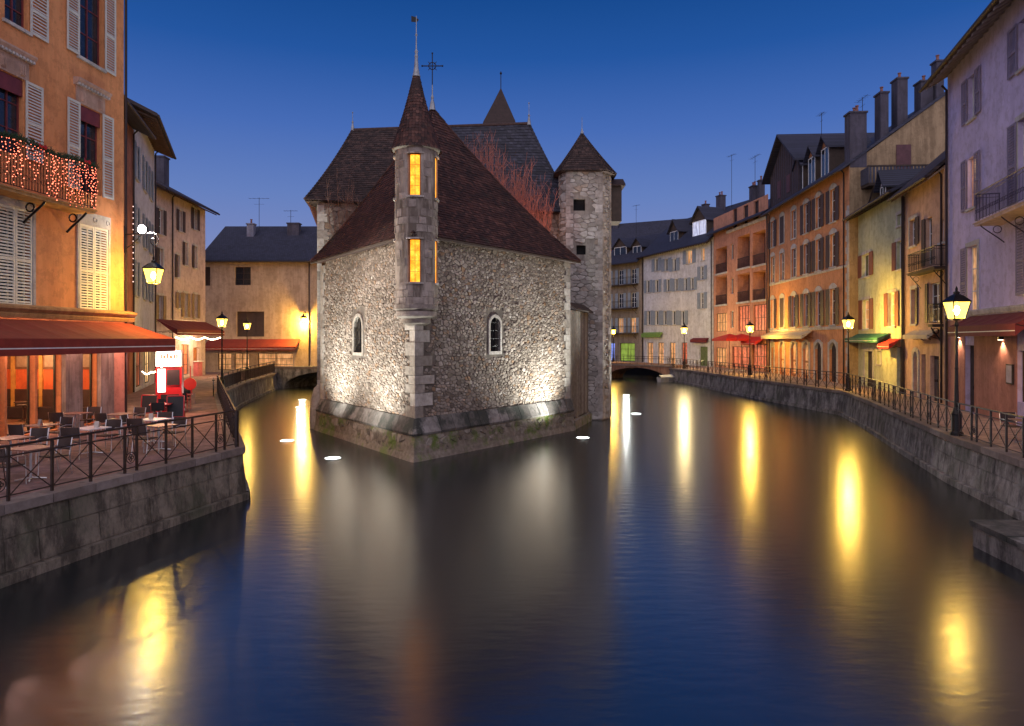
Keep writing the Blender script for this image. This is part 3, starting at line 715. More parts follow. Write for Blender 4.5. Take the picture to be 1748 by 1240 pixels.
# braced timber overhang at the left eave, left over from a gallery
for k in range(3):
    p = FLc + Vector((-.05 - .02 * k, .25 + .55 * k, 0)); MB().tube([p + UP * 10.9, p + Vector((-.5, -.05, 0)) + UP * 12.2], .06, 4).build('brace', plain('reddish_timber', (.16, .06, .035), .8), PAL, world=True)
# far spire turret behind the ridge
ST = atY(855, 210, 49.5); s = .058 * 0 + 1.15
sp = MB().lathe([(1.5, 16), (1.5, 19.6), (1.78, 19.7), (1.6, 20.2), (.72, 21.7), (.04, 22.9)], 4, (ST.x, ST.y, 0), R(40)).build('far_spire', TILED, PAL, world=True)
MB().lathe([(.09, 22.5), (.03, 22.9), (.03, 23.9), (.09, 24.0), (.02, 24.15)], 8, (ST.x, ST.y, 0)).build('finial', IRON, sp, world=True)

# octagonal stair tower ----------------------------------------------
OC = Vector((4.22, 41.15, 0)); OR = 1.66; OZ = 14.75; n8 = 8; rot8 = math.atan2(-OC.y, -OC.x) + R(22.5) - R(7)
P8 = [OC + Vector(q) for q in ((1.02, -1.42, 0), (1.62, -.55, 0), (1.62, .8, 0), (1.0, 1.5, 0), (-1.0, 1.5, 0), (-1.42, .7, 0), (-1.40, -.75, 0), (-1.06, -1.42, 0))]
tw = None
for i in range(8):
    a, b = P8[i], P8[(i + 1) % 8]; d = (b - a); L = d.length; d.normalize(); nr = Vector((d.y, -d.x, 0))
    front = nr.y < .25; holes = []
    if i == 7:                              # the face turned to the camera
        holes = [wbox(a, d, 979, 999, 340, 360), wbox(a, d, 984, 1000, 419, 435)]
    w = wallface('tower_wall', a, d, nr, L, -.6, OZ, holes, stucco('pale_mortar', (.27, .235, .20), .4), PAL)
    if front:
        def okt(u, z, ww, hh, holes=holes, L=L):
            return not any(h[0] - .1 < u + ww and u - ww < h[1] + .1 and h[2] - .1 < z + hh and z - hh < h[3] + .1 for h in holes)
        emit_stones(rubble(a, d, nr, L, .05, OZ - .05, okt, su=.40, sz=.23, proud=(.02, .05), edge=.03, drop_=.15), w, TOWERST, 80 if i == 7 else 0, False)
    for h in holes:
        q = [a + d * u - nr * .3 + UP * z for u, z in ((h[0], h[2]), (h[1], h[2]), (h[1], h[3]), (h[0], h[3]))]
        MB().add(q, [(0, 1, 2, 3)]).build('window', DARKO, PAL, world=True)
for fi in (7, 0):
    a, b = P8[fi], P8[(fi + 1) % 8]; d = (b - a); L = d.length; d.normalize(); nr = Vector((d.y, -d.x, 0))
    for side in (0, 1):
        z = .1; i = fi
        while z < OZ - .35:
            h = random.uniform(.3, .48); w_ = (.24 if i % 2 else .4) * (1 if fi == 7 else .8); u0, u1 = (-.03, w_) if side == 0 else (L - w_, L + .03)
            q = [a + d * u0 - nr * .02, a + d * u1 - nr * .02, a + d * u1 + nr * .06, a + d * u0 + nr * .06]; fixnormals(MB().prism([(p.x, p.y) for p in q], z, z + h - .014).build('quoin', STONE2, PAL, world=True)); z += h; i += 1
ta = Vector((OC.x, OC.y, 17.15)); e8 = [OC + (p - OC) * 1.22 + UP * (OZ - .25) for p in P8]
tr_ = roof_part('tower_roof', [(e8[i], e8[(i + 1) % 8], ta, ta) for i in range(8)], TILED, PAL, [(i, 0) for i in range(8)], soffit=[p - UP * .05 for p in e8], conc=.10, tw=.22, th=.16, hipr=.05)
MB().lathe([(.12, -.05), (.06, .15), (.02, .3), (.012, .95)], 8, ta).build('finial', LEAD, tr_, world=True)
# timber box hanging on the far side of the tower
q = OC + Vector((OR - .15, .4, 0)); bx_ = MB().box(q.x, q.x + .85, q.y - .6, q.y + .9, 11.8, 13.9).build('timber_oriel', WOODD, PAL, world=True)
MB().xprism([(q.y - .8, 13.9), (q.y + 1.1, 13.9), (q.y + 1.1, 14.0), (q.y + .1, 14.5), (q.y - .8, 14.0)], q.x - .2, q.x + 1.05).build('roof', TILED, bx_, world=True)
# boarded gate between prow wall and tower
g0 = RE + DR * .1 + NR * -.02; g1 = OC + Vector((.15, -1.62, 0)); dg = (g1 - g0); Lg = dg.length; dg.normalize(); ng = Vector((dg.y, -dg.x, 0))
gt = wallface('gate', g0, dg, ng, Lg, .3, 6.3, [], WOODD, PAL); nb = 15
for i in range(nb):
    u0 = Lg * i / nb; u1 = Lg * (i + 1) / nb - .03; q = [g0 + dg * u0, g0 + dg * u1, g0 + dg * u1 + ng * .05, g0 + dg * u0 + ng * (.04 + .02 * random.random())]
    MB().prism([(p.x, p.y) for p in q], .5 + random.uniform(-.1, .1), 6.25).build('board', WOODG, gt, world=True)
q = [g0 - ng * .2, g1 - ng * .2, g1 + ng * .35, g0 + ng * .35]
MB().add([(*q[0].xy, 6.7), (*q[1].xy, 6.7), (*q[2].xy, 6.3), (*q[3].xy, 6.3), (*q[0].xy, 6.6), (*q[1].xy, 6.6), (*q[2].xy, 6.22), (*q[3].xy, 6.22)], [(0, 1, 2, 3), (7, 6, 5, 4), (2, 6, 7, 3), (0, 3, 7, 4), (1, 5, 6, 2)]).build('canopy', TILED, gt, world=True)
q = [g0 - ng * 1 + ng * 0, g1 - ng * 1, g1 + ng * .25, g0 + ng * .3]
MB().prism([(p.x, p.y) for p in q], -1, .45).build('footing', PLINTH, gt, world=True)
# rounded buttress at the left foot of the palace
b0 = LE + DL * .75 - NL * .12
MB().lathe([(.52, -1), (.50, .6), (.44, 1.5), (.28, 2.1), (.04, 2.35)], 16, b0).build('buttress', STONE2, PAL, world=True, smooth=True)
isl = MB().prism([(p.x, p.y) for p in (LE, RE + Vector((.2, .2, 0)), FRc, BRc, BLc, FLc)], -1, 1.6).build('courtyard_ground', stucco('yard_ground', (.2, .17, .14))); tag(isl, None, kind='structure')

# ================================================================== HOUSES
class House:
    def __init__(s, name, label, pL, pR, zt, wall, depth=9, z0=QZ, roof=None, cat='house', gable=None, shut=None, blind=0):
        s.pL = Vector((*pL, 0)); s.pR = Vector((*pR, 0)); e = s.pR - s.pL; s.L = e.length; s.e = e.normalized(); s.n = Vector((-s.e.y, s.e.x, 0)); s.D = depth
        s.rz = math.atan2(s.e.y, s.e.x); s.T = empty(name, (s.pL.x, s.pL.y, 0), s.rz, label, cat)
        s.z0 = z0; s.zt = zt; s.wall = wall; s.holes = []; s.roofspec = roof; s.shut = shut
    def uz(s, px, py, off=0):
        p = s.pL - s.n * off; k = (px - CX) / F
        Y = (s.e.x * p.y - s.e.y * p.x) / (s.e.x - s.e.y * k)
        u = (Vector((k * Y, Y, 0)) - p).dot(s.e)
        return u, EYE - (py - HY) / F * Y
    def rect(s, a, b, c, d, off=0):
        u0 = s.uz(a, c, off)[0]; u1 = s.uz(b, c, off)[0]; m = (a + b) / 2
        return u0, u1, s.uz(m, d, off)[1], s.uz(m, c, off)[1]
    def loc(s, p):
        d = Vector((p[0], p[1], 0)) - s.pL; return d.dot(s.e), d.dot(s.n)
    def part(s, mb, name, mat, parent=None, kind=None):
        o = mb.build(name, mat, parent or s.T)
        if kind: o['kind'] = kind
        return o
    def win(s, r, px=True, frame=WHITEP, pane=GLASS, shut=None, sides='lr', sill=True, sur=None, lintel=False, bars=(2, 3), depth=.22, slats=False, closed=False, sw=None, shz=0, arch=0):
        u0, u1, z0, z1 = s.rect(*r) if px else r
        s.holes.append((u0, u1, z0, z1, depth))
        w = u1 - u0; h = z1 - z0; y = depth - .06; ft = min(.06, w * .1); mb = MB()
        mb.box(u0, u0 + ft, y, y + .05, z0, z1).box(u1 - ft, u1, y, y + .05, z0, z1).box(u0 + ft, u1 - ft, y, y + .05, z0, z0 + ft).box(u0 + ft, u1 - ft, y, y + .05, z1 - ft, z1)
        for i in range(1, bars[0]): x = u0 + w * i / bars[0]; mb.box(x - ft * .45, x + ft * .45, y - .005, y + .045, z0 + ft, z1 - ft)
        for i in range(1, bars[1]): zz = z0 + h * i / bars[1]; mb.box(u0 + ft, u1 - ft, y + .004, y + .04, zz - .018, zz + .018)
        W_ = s.part(mb, 'window', frame)
        s.part(MB().add([(u0, y + .035, z0), (u1, y + .035, z0), (u1, y + .035, z1), (u0, y + .035, z1)], [(0, 1, 2, 3)]), 'pane', pane, W_)
        if sill: s.part(MB().box(u0 - .1, u1 + .1, -.09, depth - .07, z0 - .11, z0 - .003), 'sill', STONEW, W_)
        if sur:
            b = .16; m2 = MB()
            m2.box(u0 - b, u0 - .002, -.035, .1, z0, z1).box(u1 + .002, u1 + b, -.035, .1, z0, z1)
            if arch:
                n = 8; lo = [(u0 - b + (w + 2 * b) * i / n, z1 + arch * math.sin(math.pi * i / n) * .55 + .002) for i in range(n + 1)]
                top = [(x, z + b * 1.1 + (arch * .3 * math.sin(math.pi * i / n))) for i, (x, z) in enumerate(lo)]
                for i in range(n): m2.yprism([(lo[i][0], z1 + .002), (lo[i + 1][0], z1 + .002), top[i + 1], top[i]], -.04, .1)
            else: m2.box(u0 - b - .04, u1 + b + .04, -.04, .1, z1 + .002, z1 + .2)
            s.part(m2, 'surround', sur, W_)
        if shut:
            sw = sw or w * .52
            ls = []
            if closed: ls = [(u0 + .01, (u0 + u1) / 2 - .008), ((u0 + u1) / 2 + .008, u1 - .01)]
            else:
                if 'l' in sides: ls.append((u0 - sw - .03, u0 - .03))
                if 'r' in sides: ls.append((u1 + .03, u1 + sw + .03))
            for a, b in ls: s.shutter(a, b, z0 - .02 + shz, z1 + .02 + shz, shut, .0 if closed else -.05, slats)
        return u0, u1, z0, z1, W_
    def shutter(s, a, b, z0, z1, mat, y, slats):
        t = .035; y0 = y - t; st = min(.07, (b - a) * .16); mb = MB(); zm = z0 + (z1 - z0) * .47
        mb.box(a, a + st, y0, y, z0, z1).box(b - st, b, y0, y, z0, z1)
        for za, zb in ((z0, z0 + .09), (zm - .05, zm + .05), (z1 - .09, z1)): mb.box(a + st, b - st, y0, y, za, zb)
        if not slats: mb.box(a + st, b - st, y0 + .012, y - .006, z0 + .09, zm - .05).box(a + st, b - st, y0 + .012, y - .006, zm + .05, z1 - .09)
        o = s.part(mb, 'shutter', mat)
        sl = MB(); step = .098 if slats else .16
        for za, zb in ((z0 + .09, zm - .05), (zm + .05, z1 - .09)):
            n = int((zb - za) / step)
            for i in range(n):
                z = za + (zb - za) * (i + .5) / n
                sl.add([(a + st, y0 + .004, z - .034), (b - st, y0 + .004, z - .034), (b - st, y - .002, z + .030), (a + st, y - .002, z + .030), (a + st, y0 + .004, z - .02), (b - st, y0 + .004, z - .02)] if slats else
                       [(a + st, y0 + .002, z - .06), (b - st, y0 + .002, z - .06), (b - st, y0 + .011, z + .06), (a + st, y0 + .011, z + .06), (a + st, y0 + .002, z - .05), (b - st, y0 + .002, z - .05)], [(0, 1, 2, 3)])
        s.part(sl, 'slats', mat, o, 'stuff')
        return o
    def door(s, r, px=True, mat=None, depth=.25, sur=None, arch=0, glass=None, panels=True):
        u0, u1, z0, z1 = s.rect(*r) if px else r
        z0 = s.z0 + .02; s.holes.append((u0, u1, z0, z1, depth)); w = u1 - u0; h = z1 - z0
        d = s.part(MB().box(u0, u1, depth - .06, depth - .01, z0, z1), 'door', mat or WOODD); m2 = MB()
        for i in range(2):
            for a, b in ((.08, .42), (.48, .92)):
                x0 = u0 + w * (.08 + .47 * i); m2.box(x0, x0 + w * .37, depth - .085, depth - .055, z0 + h * a, z0 + h * b)
        s.part(m2, 'door_panel', glass or mat or WOODD, d)
        s.part(MB().tube([(u0 + w * .46, depth - .1, z0 + 1.0), (u0 + w * .46, depth - .1, z0 + 1.15)], .015, 5), 'handle', IRON, d)
        if sur:
            b = .22; m2 = MB(); m2.box(u0 - b, u0 - .002, -.05, .1, z0, z1).box(u1 + .002, u1 + b, -.05, .1, z0, z1)
            if arch:
                n = 10
                for i in range(n):
                    t0, t1 = i / n, (i + 1) / n; f = lambda t: (u0 + w * t, z1 - arch * (1 - math.sin(math.pi * t) ** .7)); g = lambda t: (u0 - b + (w + 2 * b) * t, z1 + .22 - arch * .8 * (1 - math.sin(math.pi * t) ** .7))
                    m2.yprism([f(t0), f(t1), g(t1), g(t0)], -.05, depth - .07)
            else: m2.box(u0 - b, u1 + b, -.055, .1, z1 + .002, z1 + .24)
            s.part(m2, 'door_surround', sur, d)
        return d
    def band(s, z, h=.18, p=.07, u0=0, u1=None, mat=None, name='cornice'):
        u1 = s.L if u1 is None else u1
        return s.part(MB().xprism([(-p, z), (-p - .04, z + h * .7), (-p - .04, z + h), (.0, z + h + .04), (.0, z)], u0, u1), name, mat or STONEW)
    def awning(s, r, out, drop, mat, val=.28, px=True, stripes=True, frame=True, off=0):
        """r = (u0, u1, ztop); out = how far it reaches, drop = fall of the cloth"""
        u0, u1, zt = r; n = max(2, int((u1 - u0) / 1.1)); mb = MB()
        for i in range(n):                        # cloth sags a little between the arms
            a = u0 + (u1 - u0) * i / n; b = u0 + (u1 - u0) * (i + 1) / n; m = 4
            for j in range(m):
                x0 = a + (b - a) * j / m; x1 = a + (b - a) * (j + 1) / m; f = lambda x: -.04 * math.sin(math.pi * (x - a) / (b - a))
                mb.add([(x0, -.05 - off, zt), (x1, -.05 - off, zt), (x1, -out * .5 - off, zt - drop * .5 + f(x1)), (x0, -out * .5 - off, zt - drop * .5 + f(x0)), (x1, -out - off, zt - drop), (x0, -out - off, zt - drop)], [(3, 2, 1, 0), (5, 4, 2, 3)])
        o = s.part(mb, 'awning', mat, None)
        v = MB(); v.box(u0, u1, -out - off - .02, -out - off, zt - drop - val, zt - drop)
        v.add([(u0, -.05 - off, zt), (u0, -out - off, zt - drop), (u0, -out - off, zt - drop - val), (u0, -out * .6 - off, zt - drop * .6 - val * .6)], [(0, 1, 2, 3)])
        v.add([(u1, -.05 - off, zt), (u1, -out - off, zt - drop), (u1, -out - off, zt - drop - val), (u1, -out * .6 - off, zt - drop * .6 - val * .6)], [(3, 2, 1, 0)])
        s.part(v, 'valance', mat, o)
        if stripes: s.part(MB().box(u0, u1, -out - off - .025, -out - off - .021, zt - drop - val * .62, zt - drop - val * .55), 'trim', WHITEP, o)
        if frame:
            t = MB().tube([(u0, -out - off + .04, zt - drop - .03), (u1, -out - off + .04, zt - drop - .03)], .03, 6)
            for i in range(n + 1):
                x = u0 + (u1 - u0) * i / n; t.tube([(x, -.02 - off, zt - drop - .25), (x, -out - off + .04, zt - drop - .04)], .018, 5)
            s.part(t, 'frame', IRON, o)
        return o
    def balcony(s, u0, u1, z, out, h=1.0, floor=None, bars=True, mat=IRON, scroll=True, brk=None, bar=.11, br=.024):
        b = s.part(MB().box(u0, u1, -out, .0, z - .14, z).box(u0 - .05, u1 + .05, -out - .05, -.01, z - .05, z - .02), 'balcony', floor or STONEW)
        m = MB()
        for zz, r in ((h, .024), (h - .14, .012), (.08, .014)):
            m.tube([(u0, -.02, z + zz), (u0, -out + .03, z + zz), (u1, -out + .03, z + zz), (u1, -.02, z + zz)], r, 5)
        s.part(m, 'handrail', mat, b)
        m = MB(); n = int((u1 - u0) / bar)
        for i in range(n + 1):
            x = u0 + (u1 - u0) * i / n; m.box(x - .008, x + .008, -out + .022, -out + .038, z + .08, z + h)
            if scroll and i < n and i % 2 == 0: m.ring((x + bar, -out + .03, z + .42), bar * .75, .007, (1, 0, 0), (0, 0, 1), 8)
        for i in range(int(out / bar)):
            for x in (u0, u1): m.box(x - .008, x + .008, -bar * (i + .5) - .008, -bar * (i + .5) + .008, z + .08, z + h)
        s.part(m, 'balusters', mat, b, 'stuff')
        for x in (brk or (u0 + .25, u1 - .25)):
            k = MB(); k.tube([(x, -.02, z - .85)] + [(x, -out * .9 * math.sin(R(90) * t / 6), z - .16 - .69 * (1 - t / 6) ** 1.6) for t in range(1, 7)], br, 5); k.ring((x, -.25, z - .34), .14, br * .7, (0, 1, 0), (0, 0, 1), 12)
            s.part(k, 'bracket', mat, b)
        return b
    def pipe(s, u, z0=None, z1=None, mat=None, y=-.09):
        return s.part(MB().tube([(u, y, z0 or s.z0 + .05), (u, y, z1 or s.zt - .35), (u, y - .2, (z1 or s.zt - .35) + .25)], .055, 7), 'downpipe', mat or RUSTI)
    def finish(s, hr=None, of=.7, os=.12, rmat=None, thick=.2, soff=None, gutter=True, ridge_y=None, side_mat=None, rafters=False, back=True):
        # front wall with its openings
        H = s.holes; us = sorted({0, s.L} | {max(0, min(s.L, v)) for h in H for v in h[:2]}); zs = sorted({s.z0 - .02, s.zt} | {v for h in H for v in h[2:4]})
        mb = MB()
        for i in range(len(us) - 1):
            for j in range(len(zs) - 1):
                cu = (us[i] + us[i + 1]) / 2; cz = (zs[j] + zs[j + 1]) / 2
                if any(h[0] < cu < h[1] and h[2] < cz < h[3] for h in H): continue
                mb.add([(us[i], 0, zs[j]), (us[i + 1], 0, zs[j]), (us[i + 1], 0, zs[j + 1]), (us[i], 0, zs[j + 1])], [(0, 1, 2, 3)])
        for a, b, c, d, dp in H:
            a = max(0, a); b = min(s.L, b)
            for (xa, za), (xb, zb) in (((a, c), (a, d)), ((a, d), (b, d)), ((b, d), (b, c)), ((b, c), (a, c))):
                mb.add([(xa, 0, za), (xb, 0, zb), (xb, dp, zb), (xa, dp, za)], [(0, 1, 2, 3)])
        L, D = s.L, s.D; ry = ridge_y or D / 2; hr = hr or s.zt + 3.5
        s.part(mb, 'front_wall', s.wall)
        sm = side_mat or s.wall
        s.part(MB().add([(0, 0, s.z0), (0, D, s.z0), (0, D, s.zt), (0, ry, hr), (0, 0, s.zt)], [(0, 1, 2, 3, 4)]), 'side_wall', sm)
        s.part(MB().add([(L, 0, s.z0), (L, D, s.z0), (L, D, s.zt), (L, ry, hr), (L, 0, s.zt)], [(4, 3, 2, 1, 0)]), 'side_wall', sm)
        s.part(MB().add([(0, D, s.z0), (L, D, s.z0), (L, D, s.zt), (0, D, s.zt)], [(3, 2, 1, 0)]), 'back_wall', sm)
        k = (hr - s.zt) / ry; k2 = (hr - s.zt) / (D - ry)
        fz = s.zt - of * k * .8; prof = [(-of, fz), (ry, hr + .02), (D + .4, s.zt - .4 * k2), (D + .4, s.zt - .4 * k2 + thick), (ry, hr + thick + .05), (-of, fz + thick)]
        o = s.part(MB().xprism(prof, -os, L + os), 'roof', rmat or ROOFN); fixnormals(o); s.roof = o
        if soff or rafters:
            m = MB(); n = int(L / .55)
            for i in range(n + 1):
                x = .05 + (L - .1) * i / n; m.xprism([(-of + .08, fz - .09), (0, s.zt - .12), (0, s.zt - .02), (-of + .08, fz + .01)], x - .05, x + .05)
            s.part(m, 'rafter_tails', soff or WOODD, o, 'stuff')
        if gutter: s.part(MB().tube([(-os, -of - .05, fz + .06), (L + os, -of - .05, fz + .06)], .075, 7), 'gutter', RUSTI, o)
        s.k = k; s.hr = hr; s.ry = ry
        return s
    def chimney(s, x, y, z1, w=.7, d=.6, mat=None, pots=2):
        zb = (s.zt + s.k * y if y < s.ry else s.hr) - .6
        o = s.part(MB().box(x - w / 2, x + w / 2, y - d / 2, y + d / 2, zb, z1).box(x - w / 2 - .07, x + w / 2 + .07, y - d / 2 - .07, y + d / 2 + .07, z1, z1 + .12), 'chimney', mat or stucco('chimney_render', (.085, .075, .10)), s.roof)
        for i in range(pots):
            px_ = x - w / 2 + w * (i + .5) / pots
            s.part(MB().lathe([(.11, z1 + .12), (.09, z1 + .5), (.13, z1 + .52), (.13, z1 + .58), (.02, z1 + .6)], 8, (px_, y, 0)), 'chimney', plain('terracotta_pot', (.22, .09, .07), .8), s.roof)
    def antenna(s, x, y, zt, zb=None, arm=1.0):
        zb = zb or s.hr - .5; m = MB().tube([(x, y, zb), (x, y, zt)], .025, 5).tube([(x - arm * .6, y, zt - .1), (x + arm * .6, y, zt - .1)], .016, 4)
        for i in range(5): m.tube([(x - arm * .55 + arm * .26 * i, y - .3, zt - .1), (x - arm * .55 + arm * .26 * i, y + .3, zt - .1)], .01, 4)
        m.tube([(x - arm * .3, y, zt - .7), (x + arm * .3, y, zt - .7)], .012, 4)
        s.part(m, 'antenna', IRON)
    def dormer(s, u0, u1, zb, zt, zr, yf, pane=GLASS, frame=WHITEP, cheek=None, gable=None, roof=None):
        """gabled dormer with its front at depth yf"""
        cu = (u0 + u1) / 2; back = yf + 3.2; cheek = cheek or WOODD
        d = s.part(MB().box(u0, u1, yf, back, zb - .5, zt), 'dormer', cheek)
        s.part(MB().yprism([(u0, zt + .001), (u1, zt + .001), (cu, zr)], yf + .01, back), 'gable', gable or plain('orange_gable_wood', (.30, .12, .05), .8), d)
        w = u1 - u0; m = MB()
        for sg in (-1, 1):
            m.yprism([(cu, zr + .02), (cu, zr + .12), (cu + sg * (w / 2 + .25), zt - .22), (cu + sg * (w / 2 + .25), zt - .32)], yf - .35, back)
        fixnormals(s.part(m, 'dormer_roof', roof or ROOFN, d))
        a, b, c, e = u0 + .12, u1 - .12, zb + .1, zt - .08; f = MB(); t = .07
        f.box(a, a + t, yf - .05, yf - .005, c, e).box(b - t, b, yf - .05, yf - .005, c, e).box(a + t, b - t, yf - .05, yf - .005, c, c + t).box(a + t, b - t, yf - .05, yf - .005, e - t, e).box(cu - .03, cu + .03, yf - .045, yf - .01, c + t, e - t)
        s.part(f, 'window_frame', frame, d); s.part(MB().add([(a, yf - .015, c), (b, yf - .015, c), (b, yf - .015, e), (a, yf - .015, e)], [(0, 1, 2, 3)]), 'pane', pane, d)
def quoins(H, u, z0, z1, mat=STONEW, a=.5, b=.32, side=-1):
    z = z0; i = 0
    while z < z1:
        h = random.uniform(.38, .5); w = a if i % 2 else b
        H.part(MB().box(min(u, u + side * w), max(u, u + side * w), -.045, .05, z, min(z1, z + h - .015)), 'quoin', mat); z += h; i += 1
WARM = emit('warm_room_light', (1.0, .60, .26), 2.2, .75, 1.8)
PALEWIN = emit('pale_lit_window', (.75, .78, 1.0), .9, .35, 2)
DIMWARM = emit('dim_curtained_window', (1.0, .52, .22), .8, .75, 2.2)
REDGLOW = emit('red_bar_light', (1.0, .26, .13), .75, .93, 3.0)
BROWNSH = plain('brown_shutter', (.055, .032, .028), .7, var=.15)
RUSTSH = plain('rust_shutter', (.20, .065, .035), .7, var=.15)
GREYSH = plain('grey_green_shutter', (.58, .56, .49), .7, var=.08)
CREAMSH = plain('cream_shutter', (.70, .66, .53), .7, var=.08)
BLUESH = plain('grey_blue_shutter', (.24, .28, .33), .7, var=.12)
LILACSH = plain('violet_grey_shutter', (.22, .18, .26), .7, var=.12)
AWRED = plain('dark_red_awning', (.14, .015, .016), .85, var=.15, bmp=.1)
AWRUST = plain('rust_red_awning', (.22, .026, .016), .85, var=.15, bmp=.1)
AWBR = plain('bright_red_awning', (.50, .02, .015), .8, var=.12)
AWGR = plain('green_awning', (.015, .10, .06), .8, var=.12)
AWBE = plain('beige_awning', (.50, .40, .27), .85, var=.12)

# ---- right bank ------------------------------------------------------
# big orange house with the arcade
R4 = House('town_house', 'big orange house with arcaded ground floor, white window trim and dark gabled attic', (24.9, 66), (23.83, 48.2), 17.0, stucco('orange_stucco', (.62, .28, .13), .25), 13)
cu = [R4.uz(p, 400)[0] for p in (1319, 1335, 1355, 1376, 1397, 1422)]
for r, (za, zb) in enumerate(((13.5, 15.95), (10.15, 12.6), (5.8, 8.5))):
    for i, u in enumerate(cu):
        w = 1.06; R4.win((u - w / 2, u + w / 2, za, zb), False, shut=None if (r == 0 and i == 2) or (r == 1 and i < 3) else BROWNSH, closed=(r == 0 and i == 1) or (r == 2 and i == 1), sides='lr', sur=STONEW, arch=.3, sw=.62, pane=DIMWARM if (r, i) in ((2, 0),) else GLASS)
R4.band(9.85, .16, .05); R4.band(5.45, .2, .06)
for i, u in enumerate(cu):
    w = 1.35 if i else .8; g = [GLASS, WARM, WARM, REDGLOW, GLASS, GLASS][i]
    R4.door((u - w / 2, u + w / 2, 0, 4.5), False, mat=plain('orange_door_wood', (.34, .12, .04), .6) if i in (1, 2, 3) else WOODD, sur=STONEW, arch=.55, glass=DIMWARM if i in (1, 2, 3) else None)
R4.awning((R4.uz(1314, 570)[0] + .3, R4.uz(1388, 570)[0], 5.42), .9, .35, AWBE, .3, stripes=False)
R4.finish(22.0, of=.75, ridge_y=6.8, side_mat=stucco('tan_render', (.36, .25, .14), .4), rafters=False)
quoins(R4, R4.L - .02, 1.55, 14.2); R4.pipe(R4.L - .75); R4.pipe(.2)
# attic wing with dark boarded gable
ua, ub = R4.uz(1307, 298)[0], R4.uz(1359, 264)[0]; um = (ua + ub) / 2
wing = R4.part(MB().box(ua + .3, ub - .3, .35, 8, 16.6, 20.4), 'attic_wing', plain('dark_plum_boards', (.05, .035, .045), .85))
R4.part(MB().yprism([(ua + .3, 20.401), (ub - .3, 20.401), (um, 23.4)], .36, 8), 'gable', plain('dark_plum_boards', (.05, .035, .045), .85), wing)
m = MB()
for sg in (-1, 1): m.yprism([(um, 23.45), (um, 23.65), (um + sg * ((ub - ua) / 2 + .4), 20.25), (um + sg * ((ub - ua) / 2 + .4), 20.05)], -.3, 8.5)
fixnormals(R4.part(m, 'wing_roof', ROOFN, wing))
for i in range(14):
    x = ua + .4 + (ub - ua - .8) * i / 13; R4.part(MB().box(x - .02, x + .02, .32, .36, 16.7, 20.4 + 2.9 * (1 - abs(x - um) / ((ub - ua) / 2)) * .95), 'batten', WOODD, wing)
for x in (um - 1.2, um + 1.3): R4.part(MB().box(x - .45, x + .45, .3, .35, 18, 19.6), 'attic_shutter', plain('plum_shutter', (.09, .03, .035), .7), wing)
for a, b, t in ((1362, 1382, 262), (1382, 1404, 246), (1404, 1429, 231)):
    u0 = R4.uz(a, 280, -.7)[0]; u1 = R4.uz(b, 280, -.7)[0]; u1 = u0 + min(1.7, u1 - u0); R4.dormer(u0 + .1, u1 + .1, 17.5, 19.9, 20.7, .55)
for Xp, zt_, w in ((1468, 21.2, 1.15), (1513, 22.6, .55), (1544, 23.6, .7), (1586, 23.4, .85)):
    Y = 47.9; p = R4.loc(((Xp - CX) / F * Y, Y)); R4.chimney(p[0] - .7, p[1], zt_ - .5, .9, w, pots=2 if Xp == 1468 else 1)
p = R4.loc(((1610 - CX) / F * 47.5, 47.5)); R4.chimney(p[0] - .7, p[1], 24.2, .7, .5, pots=1)
R4.antenna(5.0, 3.0, 24.9, 21, 1.0); R4.antenna(8.5, 5, 25.0, 20, 1.6)
# timber balcony on its side wall
m = MB(); L4 = R4.L
bal = R4.part(MB().box(L4 + .002, L4 + 1.2, .8, 6.3, 15.3, 15.5), 'balcony', WOODD)
for i in range(24): R4.part(MB().box(L4 + 1.15, L4 + 1.2, .85 + i * .23, .98 + i * .23, 15.5, 16.6), 'board', plain('blue_grey_boards', (.06, .06, .085), .8), bal)
R4.part(MB().box(L4 + 1.12, L4 + 1.24, .7, 6.3, 16.6, 16.7), 'handrail', WOODD, bal); R4.part(MB().box(L4 + .01, L4 + 1.2, .76, .8, 15.5, 16.6), 'end_panel', plain('blue_grey_boards', (.06, .06, .085), .8), bal)
for x in (1.2, 5.8): R4.part(MB().tube([(L4 + .02, x, 14.0), (L4 + 1.1, x, 15.3)], .06, 4), 'brace', WOODD, bal)
R4.part(MB().box(L4 + .002, L4 + .04, 3.2, 4.2, 16.3, 18.4), 'side_window', plain('plum_shutter', (.09, .03, .035), .7))

# yellow-green house
R3 = House('town_house', 'narrow yellow-green house with rust brown shutters and a green shop awning', (24.43, 48.16), (22.67, 39.4), 13.5, stucco('yellow_green_stucco', (.54, .55, .36), .25), 7)
R3.win((1472, 1485, 434, 472), shut=RUSTSH, sur=STONEW, sw=.75, bars=(2, 1)); R3.win((1531, 1540, 412, 460), shut=RUSTSH, sides='l', sur=STONEW, sw=.62, bars=(2, 1))
R3.win((1532, 1541, 366, 385), sur=STONEW, bars=(1, 1)); R3.win((1473, 1485, 512, 562), shut=RUSTSH, sur=STONEW, sw=.75, pane=DIMWARM); R3.win((1517, 1529, 500, 557), shut=RUSTSH, sur=STONEW, sw=.62, pane=DIMWARM)
R3.door((1477, 1490, 600, 650), sur=STONEW); R3.door((1531, 1540, 592, 655)); R3.win((1497, 1504, 600, 622), bars=(1, 1), sur=STONEW)
u = [R3.uz(p, 570)[0] for p in (1462, 1521, 1518, 1540)]
R3.awning((u[0], u[1], 5.1), .75, .3, AWGR, .3); R3.awning((u[2] + .15, u[3], 4.75), .7, .3, AWBR, .3)
R3.finish(16.3, of=.85, os=.35, rmat=ROOFN, rafters=True, ridge_y=5.5)
